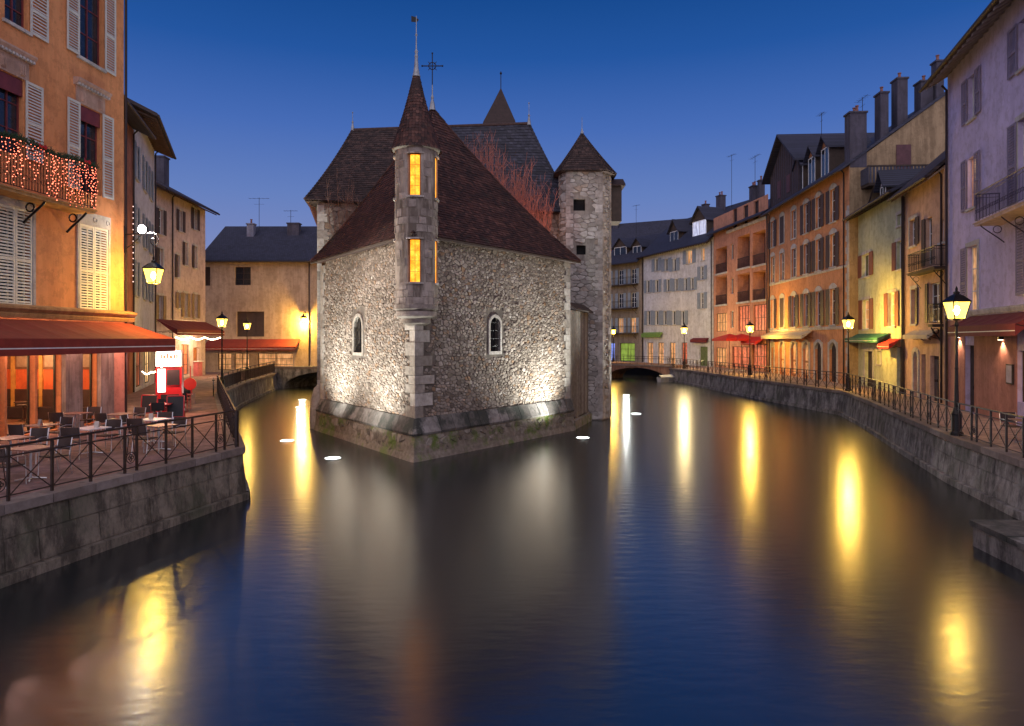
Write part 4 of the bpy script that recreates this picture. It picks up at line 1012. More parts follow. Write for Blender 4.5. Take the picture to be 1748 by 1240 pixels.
u0 = R3.uz(1474, 320)[0]; R3.dormer(u0 + .2, u0 + 1.5, 13.9, 15.1, 16.0, 1.0, cheek=WOODD, gable=plain('lilac_white_gable', (.55, .52, .62), .8))
R3.pipe(R3.L - .12)
# salmon house with two balconies
R2 = House('town_house', 'salmon house with small iron balconies between the lilac and yellow-green houses', (22.67, 39.4), (21.35, 33.7), 13.3, stucco('salmon_stucco', (.60, .38, .27), .25), 7)
R2.win((1553, 1564, 375, 420), shut=BROWNSH, sides='r', sw=.5, sur=STONEW); d_ = R2.win((1581, 1591, 372, 452), shut=BROWNSH, sides='l', sw=.45, sill=False)
R2.win((1604, 1611, 376, 414), bars=(1, 2)); R2.win((1556, 1564, 494, 553), shut=BROWNSH, sides='r', sw=.3, sur=STONEW); R2.win((1586, 1604, 483, 550), shut=BROWNSH, sides='l', sw=.35, sill=False)
R2.balcony(R2.uz(1549, 460, .6)[0], R2.uz(1596, 455, .6)[0] - .1, R2.uz(1575, 460, .6)[1], .6, 1.0, floor=WOODD)
R2.balcony(R2.uz(1584, 555, .5)[0], R2.L - .1, R2.uz(1600, 553, .5)[1], .5, 1.0, floor=WOODD)
R2.door((1560, 1567, 600, 670), sur=STONEW, arch=.3); R2.door((1573, 1580, 605, 670)); R2.door((1588, 1603, 608, 670), glass=plain('dull_glass', (.05, .04, .04), .3))
u = [R2.uz(p, 570)[0] for p in (1562, 1605)]; R2.awning((u[0], u[1], 5.2), .6, .25, AWBE, .22, stripes=False)
R2.finish(16.5, of=.8, os=.1, rmat=ROOFB, rafters=True, soff=plain('pale_rafter', (.32, .22, .15), .8)); R2.pipe(.12, None, 12.9); R2.pipe(R2.L - .15, None, 12.9)
# lilac house, nearest on the right
R1 = House('town_house', 'tall lilac house with violet shutters, iron balcony and dark red cafe awning', (20.87, 32.7), (15.3, 14.0), 17.4, stucco('lilac_stucco', (.60, .51, .72), .2), 10)
R1.win((1653, 1666, 128, 203), shut=LILACSH, slats=True, sw=.62); R1.win((1739, 1762, 28, 112), shut=LILACSH, slats=True, sw=.8)
R1.win((1652, 1665, 268, 355), shut=LILACSH, slats=True, sw=.62, pane=WARM, frame=plain('pale_pink_frame', (.55, .35, .3), .6)); d_ = R1.win((1738, 1762, 200, 340), shut=LILACSH, slats=True, sw=.75, sur=STONEW, sill=False)
R1.win((1652, 1669, 420, 535), shut=LILACSH, slats=True, sides='l', sw=.68, pane=DIMWARM, sur=STONEW); R1.win((1752, 1775, 372, 500), shut=LILACSH, slats=True, sw=.7)
ub0 = R1.uz(1663, 380, .9)[0]; zb_ = R1.uz(1663, 381, .9)[1]; R1.balcony(ub0, ub0 + 5.2, zb_, .9, 1.12, floor=plain('pinkish_slab', (.52, .38, .33), .8), brk=(ub0 + .4, ub0 + 2.4, ub0 + 4.6), mat=plain('violet_iron', (.05, .035, .07), .5, .3))
R1.band(5.75, .2, .1)
R1.holes.append((0, 0, 1.5, 1.5, .1)) if False else None
R1.door((1648, 1664, 590, 690), mat=WOODD, sur=None); R1.win((1737, 1775, 600, 690), frame=WOODD, pane=DIMWARM, sill=False, bars=(2, 2))
u = R1.uz(1659, 555)[0]; R1.awning((u, u + 7, 5.7), .9, .45, AWRED, .42)
R1.finish(21, of=1.0, os=.5, rmat=ROOFB, soff=plain('pale_lilac_rafter', (.40, .34, .32), .8)); R1.pipe(.15, None, 16.6)
# salmon painted ground floor panel, menu board, wall spots
gz = MB()
dr_ = R1.holes[6]
gf = R1.part(MB().box(.05, dr_[0] - .01, -.03, -.002, 1.52, 5.6), 'painted_wall_panel', stucco('coral_paint', (.50, .22, .16), .25)); wr_ = R1.holes[7]
R1.part(MB().box(dr_[1] + .01, wr_[0] - .01, -.03, -.002, 1.52, 5.6), 'painted_wall_panel', stucco('coral_paint', (.50, .22, .16), .25))
mbx = R1.rect(1722, 1733, 622, 656); k_ = R1.part(MB().box(mbx[0], mbx[1], -.1, -.031, mbx[2], mbx[3]), 'menu_case', WOODD); R1.part(MB().box(mbx[0] + .05, mbx[1] - .05, -.105, -.1, mbx[2] + .05, mbx[3] - .05), 'menu_sheet', plain('menu_paper', (.35, .30, .36), .6), k_)
for px_, py_ in ((1640, 577), (1714, 581)):
    u, z = R1.uz(px_, py_); sp_ = R1.part(MB().box(u - .06, u + .06, -.2, -.03, z + .02, z + .14), 'wall_spot', IRON); R1.part(MB().box(u - .05, u + .05, -.19, -.05, z + .005, z + .018), 'lamp_glass', emit('spot_glass', (1, .75, .5), 12), sp_)
    pw = R1.pL + R1.e * u - R1.n * .13; light('wall_spot_light', (pw.x, pw.y, z - .02), 120, (1, .62, .38), .04, sp_, spot=110, aim=(pw.x, pw.y, z - 3))

# salmon house with recessed loggias
R5 = House('apartment_house', 'salmon apartment house with recessed balconies above the red cafe umbrellas', (23.7, 80.2), (25.0, 66.6), 17.2, stucco('salmon_orange_stucco', (.60, .28, .17), .25), 10)
for r in ((1251, 1258, 357, 390), (1269, 1277, 351, 384), (1287, 1295, 343, 376)): R5.win(r, bars=(2, 1), frame=BROWNSH)
for r in ((1247, 1252, 417, 443), (1247, 1252, 475, 502), (1247, 1252, 531, 560)): R5.win(r, bars=(1, 1), sill=False)
LOGG = [(1222, 1241, 423, 466), (1222, 1241, 472, 520), (1259, 1280, 402, 457), (1285, 1307, 395, 452), (1259, 1280, 467, 515), (1285, 1307, 463, 512)]
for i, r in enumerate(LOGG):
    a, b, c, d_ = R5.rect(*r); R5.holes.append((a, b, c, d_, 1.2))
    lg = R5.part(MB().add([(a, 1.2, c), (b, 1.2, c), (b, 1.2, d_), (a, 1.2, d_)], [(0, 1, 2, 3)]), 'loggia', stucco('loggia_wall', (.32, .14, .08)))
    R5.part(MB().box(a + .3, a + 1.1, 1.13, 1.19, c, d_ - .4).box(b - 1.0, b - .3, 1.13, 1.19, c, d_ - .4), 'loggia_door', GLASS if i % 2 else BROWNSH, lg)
    R5.part(MB().box(a - .1, b + .1, -.12, .1, c - .2, c - .004), 'slab_edge', STONEW, lg)
    m = MB().tube([(a, -.02, c + 1.05), (b, -.02, c + 1.05)], .03, 5)
    for k in range(int((b - a) / .13)): m.box(a + .13 * k + .05, a + .13 * k + .075, -.03, -.01, c, c + 1.05)
    R5.part(m, 'balusters', IRON, lg, 'stuff')
for r in ((1222, 1241, 535, 566), (1260, 1280, 522, 566), (1286, 1308, 520, 565)): R5.win(r, bars=(4, 2), frame=BROWNSH, pane=REDGLOW if r[0] > 1250 else DIMWARM, sill=False)
for r in ((1222, 1240, 594, 625), (1250, 1280, 592, 628), (1284, 1309, 588, 630)): R5.win(r, bars=(4, 2), frame=WOODD, pane=DIMWARM if r[0] < 1240 else REDGLOW, sill=False)
R5.band(R5.uz(1285, 400)[1] + 1.0, .3, .15, 4.0, 13.4); R5.awning((R5.uz(1284, 570)[0], R5.L - .2, 5.0), 1.2, .5, AWBR, .3)
R5.finish(20.3, of=.7, rmat=ROOFN); R5.chimney(5.2, 2.5, 21.5, .9, .7); R5.chimney(6.3, 2.8, 21.9, .5, .6, pots=1); R5.antenna(4.4, 3, 25.2, 19, 1.9); R5.pipe(R5.L - .1)
# long white house with blue-grey shutters
R6 = House('town_house', 'long white house with blue-grey shutters at the bend of the river', (18.4, 96), (23.6, 80.3), 16.7, stucco('white_stucco', (.66, .66, .68), .25), 10)
for p in (1121, 1138, 1152): R6.win((p - 3, p + 3, 442, 463), shut=BLUESH, sw=.75, bars=(2, 1))
R6.win((1172, 1182, 428, 450), shut=BLUESH, sw=.75, pane=DIMWARM, bars=(2, 1)); R6.win((1197, 1203, 424, 445), bars=(1, 1), pane=DIMWARM)
for p in (1107, 1122, 1141, 1155, 1171, 1182): R6.win((p - 3, p + 3, 479 - (p - 1107) * .06, 500 - (p - 1107) * .06), shut=BLUESH, sw=.62, bars=(2, 1))
for p in (1108, 1122, 1136, 1151, 1166): R6.win((p - 3, p + 3, 531, 555), shut=BLUESH, sw=.75, bars=(2, 1))
for p in (1199,): R6.win((p - 3, p + 3, 500, 527), shut=BLUESH, sw=.6); R6.win((p - 3, p + 3, 455, 478), shut=BLUESH, sw=.6)
for p, m_ in ((1110, None), (1128, None), (1148, None), (1168, REDGLOW)): R6.win((p - 5, p + 5, 585, 622), frame=WOODD, pane=m_ or DIMWARM, sill=False, bars=(2, 2))
R6.door((1194, 1208, 592, 625), mat=plain('green_door', (.12, .16, .06), .7)); R6.awning((R6.uz(1100, 570)[0], R6.uz(1132, 570)[0], 5.7), .5, .2, plain('lime_sign', (.16, .28, .05), .7), .5, stripes=False, frame=False)
R6.awning((R6.uz(1184, 578)[0], R6.uz(1211, 578)[0], 4.9), .5, .2, AWRED, .35, stripes=False)
R6.finish(21.2, of=.9, rmat=ROOFN, rafters=True); u = R6.uz(1187, 400)[0]
R6.dormer(u - 1.6, u + 1.6, 17.0, 19.4, 21.0, .6, pane=PALEWIN, gable=WOODD); u = R6.uz(1142, 410)[0]; R6.dormer(u - 1.1, u + 1.1, 17.0, 19.0, 20.4, .8, gable=WOODD)
R6.chimney(12.5, 4, 22.6, .9, .8); R6.chimney(8.5, 4.5, 22.3, .7, .7, pots=1); R6.antenna(14, 4.5, 27.5, 20, 1.3); R6.pipe(.2); R6.pipe(R6.L - .15)
# dim house at the far bend with balconies
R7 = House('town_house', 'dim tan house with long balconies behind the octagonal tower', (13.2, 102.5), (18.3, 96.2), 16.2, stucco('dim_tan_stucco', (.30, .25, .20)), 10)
for z in (5.6, 9.2, 12.6):
    for u in (1.6, 4.2, 6.6): R7.win((u - .5, u + .5, z + .1, z + 2.2), False, shut=BLUESH, sw=.5, sill=False, pane=DIMWARM if z < 9 else GLASS)
    R7.balcony(.6, 7.4, z, 1.0, 1.0, floor=WOODD, scroll=False, bar=.25)
R7.win((.8, 3.0, 1.6, 4.2), False, pane=emit('blue_shop_light', (.25, .35, 1.0), 1.2, .5, 3), sill=False, frame=IRON); R7.win((4.0, 6.8, 1.6, 4.2), False, pane=emit('green_shop_light', (.45, .7, .1), .5, .5, 2), sill=False, frame=IRON)
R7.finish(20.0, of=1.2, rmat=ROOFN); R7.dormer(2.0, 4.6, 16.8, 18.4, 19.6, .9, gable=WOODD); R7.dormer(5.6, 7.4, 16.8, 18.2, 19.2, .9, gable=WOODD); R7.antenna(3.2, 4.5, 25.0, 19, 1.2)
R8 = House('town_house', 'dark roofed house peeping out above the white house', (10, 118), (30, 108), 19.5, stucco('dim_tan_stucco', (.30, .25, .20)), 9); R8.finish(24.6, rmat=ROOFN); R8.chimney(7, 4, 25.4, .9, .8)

# ---- left bank -------------------------------------------------------
# orange house over the restaurant
AX = lambda y: -17.96 + .082 * y
A = House('town_house', 'tall orange corner house with restaurant, cream shutters and garlanded balcony', (AX(12), 12), (AX(27.6), 27.6), 21.5, stucco('orange_ochre_stucco', (.74, .31, .12), .22), 12)
A.win((8, 48, -45, 44), frame=REDFR, shut=GREYSH, slats=True, sides='r', sw=.78); A.win((134, 176, -30, 107), frame=REDFR, shut=GREYSH, slats=True, sw=.62)
for r in ((-2, 40, 128, 262), (135, 172, 186, 330)):
    a, b, c, d_, w_ = A.win(r, frame=REDFR, shut=GREYSH, slats=True, sides='r' if r[0] < 0 else 'lr', sw=.74 if r[0] < 0 else .62, sill=False)
    A.part(MB().box(a + .02, b - .02, .02, .08, d_ - .55, d_ - .02), 'blind', REDFR, w_)
    m = MB().box(a - .18, b + .18, -.05, -.002, d_ + .02, d_ + .62); s_ = A.part(m, 'frieze', stucco('pink_stone', (.55, .36, .27)), w_)
    for x in (a + .1, b - .1):
        A.part(MB().box(x - .09, x + .09, -.09, -.05, d_ + .12, d_ + .5).box(x - .06, x - .02, -.12, -.09, d_ + .16, d_ + .44).box(x + .02, x + .06, -.12, -.09, d_ + .16, d_ + .44), 'corbel', stucco('pink_stone', (.55, .36, .27)), w_)
    A.part(MB().xprism([(-.05, d_ + .62), (-.16, d_ + .68), (-.26, d_ + .8), (-.26, d_ + .86), (0, d_ + .9), (0, d_ + .62)], a - .3, b + .3), 'lintel_cornice', stucco('pink_stone', (.55, .36, .27)), w_)
    n = 11
    for i in range(n): x = a - .22 + (b - a + .44) * i / (n - 1); A.part(MB().box(x - .04, x + .04, -.21, -.1, d_ + .62, d_ + .7), 'dentil', STONEW, w_)
for r in ((-6, 54, 355, 521), (135, 183, 388, 532)):
    a, b, c, d_, w_ = A.win(r, frame=CREAMSH, shut=CREAMSH, slats=True, closed=True, depth=.3)
    A.part(MB().box(a - .12, b + .12, -.06, -.002, d_ + .02, d_ + .5), 'frieze', STONEW, w_)
    for x in (a + .05, (a + b) / 2, b - .05): A.part(MB().ring((x, -.07, d_ + .26), .09, .018, (1, 0, 0), (0, 0, 1), 10), 'rosette', STONEW, w_)
    A.part(MB().box(a - .13, a - .012, -.05, -.002, c - .1, d_ + .02).box(b + .012, b + .13, -.05, -.002, c - .1, d_ + .02), 'surround', STONEW, w_)
zc = A.uz(150, 548)[1]
A.part(MB().xprism([(0, zc), (-.22, zc + .02), (-.26, zc + .14), (-.20, zc + .18), (-.34, zc + .3), (-.34, zc + .38), (0, zc + .46)], -.1, A.L + .35), 'cornice', stucco('ochre_cornice', (.48, .27, .12)))
# awning over the terrace
A.awning((2.0, A.L + .1, zc - .05), 2.0, .62, AWRUST, .5, off=.1)
# ground floor: columns and glazed openings into a lit dining room
GL = [(-40, 8), (12, 60), (64, 104), (136, 165)]
gh = []
for a, b in GL: gh.append(A.rect(a, b, 600, 736)[:2])
ztop = zc - .75
for i, (a, b) in enumerate(gh):
    A.holes.append((a, b, QZ + .05, ztop, .3))
    m = MB(); t = .05
    m.box(a, a + t, .2, .26, QZ + .05, ztop).box(b - t, b, .2, .26, QZ + .05, ztop).box(a + t, b - t, .2, .26, ztop - .5, ztop - .44).box(a + t, b - t, .2, .26, QZ + .05, QZ + .13)
    f_ = A.part(m, 'shop_window', plain('olive_metal_frame', (.05, .055, .04), .4, .5))
for a, b in ((104, 135), (165, 189)):
    u0, u1 = A.uz(a, 700)[0], A.uz(b, 700)[0]; A.part(MB().box(u0 + .02, u1 - .02, -.16, -.003, QZ + .02, zc - .3).box(u0 - .01, u1 + .01, -.19, -.003, QZ + .01, QZ + .25), 'pillar', stucco('grey_pillar_stone', (.40, .34, .30), .6))
u0, u1 = A.uz(191, 700)[0], A.L; A.part(MB().box(u0, u1, -.04, -.003, QZ + .02, zc - .3), 'painted_panel', stucco('coral_panel', (.55, .28, .20), .2))
A.finish(26, of=.8, rmat=ROOFB, back=False)
A.part(MB().tube([(A.L + .06, -.05, QZ), (A.L + .06, -.05, 21)], .05, 7), 'downpipe', RUSTI)
# lamps under the awning
for u in (9.6, 12.2, 14.9):
    al = A.part(MB().box(u - .12, u + .12, -.55, -.35, zc - .52, zc - .44), 'awning_lamp', IRON); A.part(MB().box(u - .1, u + .1, -.53, -.37, zc - .545, zc - .521), 'lamp_glass', emit('awning_lamp_glass', (1, .70, .55), 8), al)
    p = A.pL + A.e * u - A.n * .45; light('awning_light', (p.x, p.y, zc - .62), 75, (1, .52, .42), .08, al)
# dining room
room = MB(); x0, x1 = .5, A.L - .3; D0 = 5.2
rm = A.part(MB().add([(x0, D0, QZ), (x1, D0, QZ), (x1, D0, zc), (x0, D0, zc)], [(0, 1, 2, 3)]), 'room_back_wall', stucco('orange_red_room', (.55, .11, .03), .2))
A.part(MB().add([(x0, .32, QZ + .03), (x1, .32, QZ + .03), (x1, D0, QZ + .03), (x0, D0, QZ + .03)], [(0, 1, 2, 3)]), 'room_floor', plain('wood_floor', (.18, .09, .05), .5)); A.part(MB().add([(x0, .32, zc - .3), (x1, .32, zc - .3), (x1, D0, zc - .3), (x0, D0, zc - .3)], [(3, 2, 1, 0)]), 'room_ceiling', plain('room_ceiling_paint', (.6, .5, .4), .9))
A.part(MB().add([(x1, .32, QZ), (x1, D0, QZ), (x1, D0, zc), (x1, .32, zc)], [(0, 1, 2, 3)]), 'room_side_wall', stucco('orange_red_room', (.55, .11, .03), .2))
sw_ = A.part(MB().box(x1 - .06, x1 - .005, .4, D0, QZ + .05, QZ + 1.2), 'wainscot', plain('dark_panelling', (.04, .02, .016), .5))
A.part(MB().box(x1 - .5, x1 - .07, .9, D0, QZ + .05, QZ + .5), 'bench', plain('dark_leather', (.03, .018, .02), .5)); A.part(MB().box(x1 - .04, x1 - .006, .4, D0, QZ + 2.0, zc - .3), 'upper_wall', stucco('brown_room_wall', (.20, .09, .045), .3))
for y_ in (1.1, 2.3, 3.5): A.part(MB().box(x1 - .09, x1 - .045, y_, y_ + .8, QZ + 2.1, QZ + 2.8), 'wall_picture', plain('dull_canvas', (.25, .17, .11), .8))
for y_ in (.75, 2.0, 3.2, 4.4): A.part(MB().box(x1 - .1, x1 - .006, y_, y_ + .14, QZ + .05, zc - .3), 'wall_post', plain('ochre_post', (.42, .22, .05), .6))
A.part(MB().box(x0, x1, D0 - .5, D0 - .01, QZ + .05, QZ + .48).box(x0, x1, D0 - .16, D0 - .01, QZ + .48, QZ + 1.15), 'bench', plain('dark_leather', (.03, .018, .02), .5))
for i in range(6):
    u = 9.3 + i * 1.0; A.part(MB().lathe([(.3, QZ + .76), (.3, QZ + .79), (.02, QZ + .8)], 12, (u, 2.2 + (i % 2), 0)).lathe([(.2, QZ + .05), (.03, QZ + .1), (.03, QZ + .76)], 8, (u, 2.2 + (i % 2), 0)), 'indoor_table', WOODD)
for u in (8.2, 10.3, 12.2, 14.2):
    A.part(MB().box(u - .45, u + .45, D0 - .06, D0 - .012, QZ + 1.7, QZ + 2.5), 'wall_picture', plain('dull_canvas', (.25, .17, .11), .8))
    la = A.part(MB().lathe([(.03, zc - .75), (.16, zc - .95), (.15, zc - .97)], 10, (u, 2.6, 0)).tube([(u, 2.6, zc - .31), (u, 2.6, zc - .75)], .012, 4), 'pendant_lamp', IRON)
    A.part(MB().ball((u, 2.6, zc - 1.0), .07), 'bulb', emit('warm_bulb', (1, .66, .35), 30), la); p = A.pL + A.e * u + A.n * 2.6; light('pendant_light', (p.x, p.y, zc - 1.15), 170, (1, .55, .28), .12, la)
# balcony with garland and fairy lights
bz = A.uz(120, 347, .85)[1]; bu1 = A.uz(163, 345, .85)[0]
bal = A.balcony(4.0, bu1, bz, .85, 1.5, floor=stucco('ochre_slab', (.50, .30, .12)), brk=(bu1 - .35, bu1 - 2.3, bu1 - 4.3), bar=.12, br=.042)
# neighbours down the left street
B1 = House('narrow_house', 'narrow terracotta house strip squeezed behind the orange corner house', (-19.6, 30.6), (-22.75, 41.0), 17.3, stucco('terracotta_stucco', (.45, .17, .10)), 7)
B1.win((7.2, 9.9, 1.7, 4.2), False, pane=REDGLOW, sill=False, frame=WOODD, bars=(4, 2)); B1.finish(19.0, of=1.1, os=.2, rmat=ROOFN); B1.pipe(B1.L - .3)
B2 = House('town_house', 'pale lilac white house with blue-grey shutters and deep eaves in the left lane', (-22.85, 41.3), (-26.3, 50.2), 18.7, stucco('pale_lilac_stucco', (.64, .62, .66), .2), 8)
for z in (14.6, 10.8, 7.4):
    for p in (233, 247, 257): u = B2.uz(p, 400)[0]; B2.win((u - .5, u + .5, z, z + 2.1), False, shut=BLUESH, sw=.5)
B2.win((.6, 3.4, 1.7, 4.3), False, pane=REDGLOW, sill=False, frame=WOODD, bars=(4, 2)); B2.win((4.4, 7.6, 1.7, 4.3), False, pane=WARM, sill=False, frame=WOODD, bars=(4, 2)); B2.awning((.3, 8.6, 5.2), 1.2, .5, AWRED, .35); B2.finish(20.6, of=1.3, os=.5, rmat=ROOFB, soff=plain('brown_rafter', (.16, .09, .06), .8)); B2.pipe(B2.L - .1, None, None, RUSTI)
C_ = House('town_house', 'pink four storey house with grey-brown shutters above the fairy-lit restaurant', (-27.5, 52.3), (-28.0, 62.3), 16.6, stucco('pink_stucco', (.60, .46, .42), .25), 8)
for px0, px1, y0, y1 in ((270, 278, 358, 400), (305, 311, 360, 395), (330, 336, 357, 392)): C_.win((px0, px1, y0, y1), shut=BROWNSH, sw=.45, sur=STONEW)
for px0, px1, y0, y1 in ((271, 278, 425, 455), (302, 306, 436, 474), (315, 320, 415, 453), (331, 336, 421, 458)): C_.win((px0, px1, y0, y1), sur=STONEW, shut=BROWNSH, sides='l', sw=.4)
for px0, px1, y0, y1 in ((270, 277, 505, 550), (304, 307, 500, 526), (314, 319, 501, 541), (331, 336, 503, 543)): C_.win((px0, px1, y0, y1), shut=plain('umber_shutter', (.22, .14, .08), .7), sw=.5, sur=STONEW)
C_.win((1.2, 3.2, 1.7, 4.3), False, pane=WARM, sill=False, frame=WOODD); C_.win((5.0, 6.6, 1.7, 4.3), False, pane=REDGLOW, sill=False, frame=WOODD); C_.door((7.4, 8.6, 0, 4.0), False, mat=plain('orange_door_wood', (.34, .12, .04), .6))
C_.awning((.2, C_.L, 6.3), 1.7, .8, AWRED, .45); C_.finish(18.8, of=1.1, os=.3, rmat=ROOFB, soff=plain('brown_rafter', (.16, .09, .06), .8)); C_.pipe(C_.uz(293, 450)[0]); C_.chimney(6.2, 2.2, 20.2, .95, .9, pots=0)
D_ = House('town_house', 'low cream house with big dark roof and red awning beyond the side canal', (-30.2, 66.6), (-18.4, 66.6), 12.5, stucco('cream_pink_stucco', (.55, .40, .29), .3), 10)
D_.win((401, 428, 456, 487), frame=BROWNSH, pane=GLASS, sill=False); D_.win((404, 451, 532, 575), frame=BROWNSH, pane=BROWNSH, bars=(3, 1), sill=False); D_.win((349, 359, 456, 488), frame=BROWNSH, pane=BROWNSH, sill=False)
for a, b in ((372, 395), (400, 425), (440, 500)): D_.win((a, b, 603, 632), frame=WOODD, pane=DIMWARM, sill=False)
D_.awning((D_.uz(358, 578)[0], D_.uz(513, 578)[0], 4.75), 1.6, .75, AWRUST, .32); D_.finish(16.5, of=.6, os=.3, rmat=ROOFN, ridge_y=6)
D_.chimney(D_.uz(401, 400)[0], 4.2, 16.6, .7, .7, mat=stucco('grey_chimney', (.25, .24, .3)), pots=1); D_.antenna(D_.uz(410, 400)[0], 5, 19.6, 16, 1.8); D_.antenna(D_.uz(468, 400)[0], 5, 18.3, 16, 1.2); D_.chimney(D_.uz(477, 400)[0], 4.5, 16.7, 1.2, .8, pots=0); D_.pipe(D_.uz(528, 500)[0])
E_ = House('town_house', 'dark roofed house half hidden between the cream house and the palace', (-19.6, 74), (-11, 74), 14.0, stucco('mid_ochre', (.42, .28, .12)), 9)  # walls in a mid ochre stucco
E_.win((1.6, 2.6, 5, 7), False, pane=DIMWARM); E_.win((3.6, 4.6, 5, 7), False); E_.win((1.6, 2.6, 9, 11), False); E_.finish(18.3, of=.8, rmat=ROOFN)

# ================================================================== LAMPS
def glassmat():
    m, t, b = newmat('lantern_glass'); out = t.nodes['Material Output']
    em = N(t, 'ShaderNodeEmission'); em.inputs[0].default_value = (1.0, .62, .08, 1); em.inputs[1].default_value = 8
    tr = N(t, 'ShaderNodeBsdfTransparent'); mx = N(t, 'ShaderNodeMixShader'); mx.inputs[0].default_value = .3
    t.links.new(tr.outputs[0], mx.inputs[1]); t.links.new(em.outputs[0], mx.inputs[2]); t.links.new(mx.outputs[0], out.inputs[0]); return m
LGL = glassmat(); BULB = emit('sodium_bulb', (1, .80, .42), 60)
def lantern(T, c, s=1.0, power=150, col=SODIUM):
    """four-sided street lantern whose bottom is at c (world)"""
    c = Vector(c); x, y, z = c; w0, w1, h = .13 * s, .23 * s, .46 * s
    fr = MB()
    cor = [(-1, -1), (1, -1), (1, 1), (-1, 1)]
    for a, b in cor: fr.tube([(x + a * w0, y + b * w0, z), (x + a * w1, y + b * w1, z + h)], .016 * s, 4)
    for k in range(4):
        (a, b), (c_, d) = cor[k], cor[(k + 1) % 4]
        fr.tube([(x + a * w1, y + b * w1, z + h), (x + c_ * w1, y + d * w1, z + h)], .02 * s, 4).tube([(x + a * w0, y + b * w0, z), (x + c_ * w0, y + d * w0, z)], .018 * s, 4)
    L_ = fr.build('lantern', IRON, T, world=True)
    g = MB(); i_ = .98
    vs = [(x + a * w0 * i_, y + b * w0 * i_, z + .01) for a, b in cor] + [(x + a * w1 * i_, y + b * w1 * i_, z + h - .01) for a, b in cor]
    g.add(vs, [(0, 1, 5, 4), (1, 2, 6, 5), (2, 3, 7, 6), (3, 0, 4, 7)]).build('lantern_glass', LGL, L_, world=True)
    MB().lathe([(w1 * 1.5, h), (w1 * 1.45, h + .03), (w1 * .7, h + .16 * s), (.07 * s, h + .2 * s), (.08 * s, h + .25 * s), (.03 * s, h + .28 * s), (.035 * s, h + .34 * s), (.004, h + .42 * s)], 4, (x, y, z), R(45)).build('lantern_cap', IRON, L_, world=True)
    MB().lathe([(.004, .1 * s), (.06 * s, .16 * s), (.075 * s, .24 * s), (.05 * s, .33 * s), (.004, .36 * s)], 10, (x, y, z)).build('bulb', BULB, L_, world=True, smooth=True)
    light('lantern_light', (x, y, z + .05 * s), power * 5.0, col, .11 * s, L_)
def street_lamp(x, y, h, label, power=150, s=1.0, z=QZ, col=SODIUM):
    T = empty('street_lamp', (x, y, z), 0, label, 'street lamp', 'cast iron street lamps on the quays')
    MB().lathe([(.2, 0), (.2, .12), (.15, .18), (.15, .7), (.17, .74), (.11, .85), (.085, .95)], 10, (x, y, z)).build('base', IRON, T, world=True)
    MB().lathe([(.075, .95), (.05, 2.2), (.06, 2.25), (.045, 2.3), (.04, h - .8), (.07, h - .74), (.05, h - .66), (.03, h - .6), (.1, h - .57), (.1, h - .55)], 8, (x, y, z)).build('post', IRON, T, world=True)
    lantern(T, (x, y, z + h - .54), s, power, col); return T
street_lamp(14.72, 22.6, 4.42, 'tall lit street lamp on the near quay before the lilac house', 75, 1.25)
street_lamp(20.85, 42.3, 4.42, 'lit street lamp where the quay bends before the yellow-green house', 560, 1.2)
p = atY(1280, 567, 62); street_lamp(p.x, p.y, 4.4, 'lit street lamp before the red cafe umbrellas', 620, 1.3)
p = atY(1168, 567, 75); street_lamp(p.x, p.y, 4.4, 'lit street lamp at the far bridge before the long white house', 430, 1.4, col=(1, .74, .32))
p = atY(1047, 570, 86); street_lamp(p.x, p.y, 4.4, 'farthest lit street lamp just beside the octagonal tower', 400, 1.3)
street_lamp(-17.55, 41.3, 4.5, 'lit street lamp beside the bicycle on the left quay', 230, 1.1)
p = atY(430, 559, 57); street_lamp(p.x - .4, p.y, 4.6, 'lit street lamp before the cream house with the red awning', 230, 1.1)
# lantern hung from the corner of the orange house with its floodlight
bp = A.pL + A.e * (A.L - .1); lp = atY(262, 470, 27.2)
T = empty('bracket_lantern', (bp.x, bp.y, 8.2), 0, 'lantern hanging from a scrolled bracket on the orange house corner', 'lantern')
b0 = Vector((bp.x + .05, bp.y + .1, 0)); b1 = Vector((lp.x, lp.y, 0)); zb = 8.95
m = MB().tube([b0 + UP * (zb + .35), b0 + UP * (zb - .75)], .035, 5).tube([b0 + UP * zb, b1 + UP * zb], .024, 5).tube([b0 + UP * (zb - .6), b0.lerp(b1, .3) + UP * (zb - .38), b0.lerp(b1, .6) + UP * (zb - .03)], .02, 5)
dd = (b1 - b0).normalized(); cc = b1 + UP * (zb - .3); pts = [cc + dd * (math.cos(w) * (.30 - .035 * w)) + UP * (math.sin(w) * (.30 - .035 * w)) for w in [1.57 - i * .5 for i in range(14)]]
pts = [cc + dd * (.30 - .017 * i) * math.cos(1.57 - i * .5) + UP * (.30 - .017 * i) * math.sin(1.57 - i * .5) for i in range(15)]
m.tube(pts, .018, 5).tube([b1 + UP * (zb - .5), b1 + UP * 7.9], .016, 4); m.build('bracket', IRON, T, world=True)
lantern(T, (lp.x, lp.y, 6.95), 1.25, 140)
fl = atY(243, 392, 27.3); fT = empty('floodlight', (fl.x, fl.y, fl.z), 0, 'small white floodlight glaring on top of the scrolled bracket', 'floodlight')
MB().box(fl.x - .14, fl.x + .14, fl.y - .02, fl.y + .16, fl.z - .12, fl.z + .12).tube([(fl.x, fl.y + .1, fl.z - .1), (b0.lerp(b1, .5).x, b0.lerp(b1, .5).y, zb)], .02, 5).build('housing', IRON, fT, world=True)
MB().lathe([(.16, 0), (.16, .03)], 18, (0, 0, 0)).build('lens', emit('flood_lens', (1, .97, .92), 90), fT, loc=(.02, -.05, 0)).rotation_euler = (R(90), 0, 0)
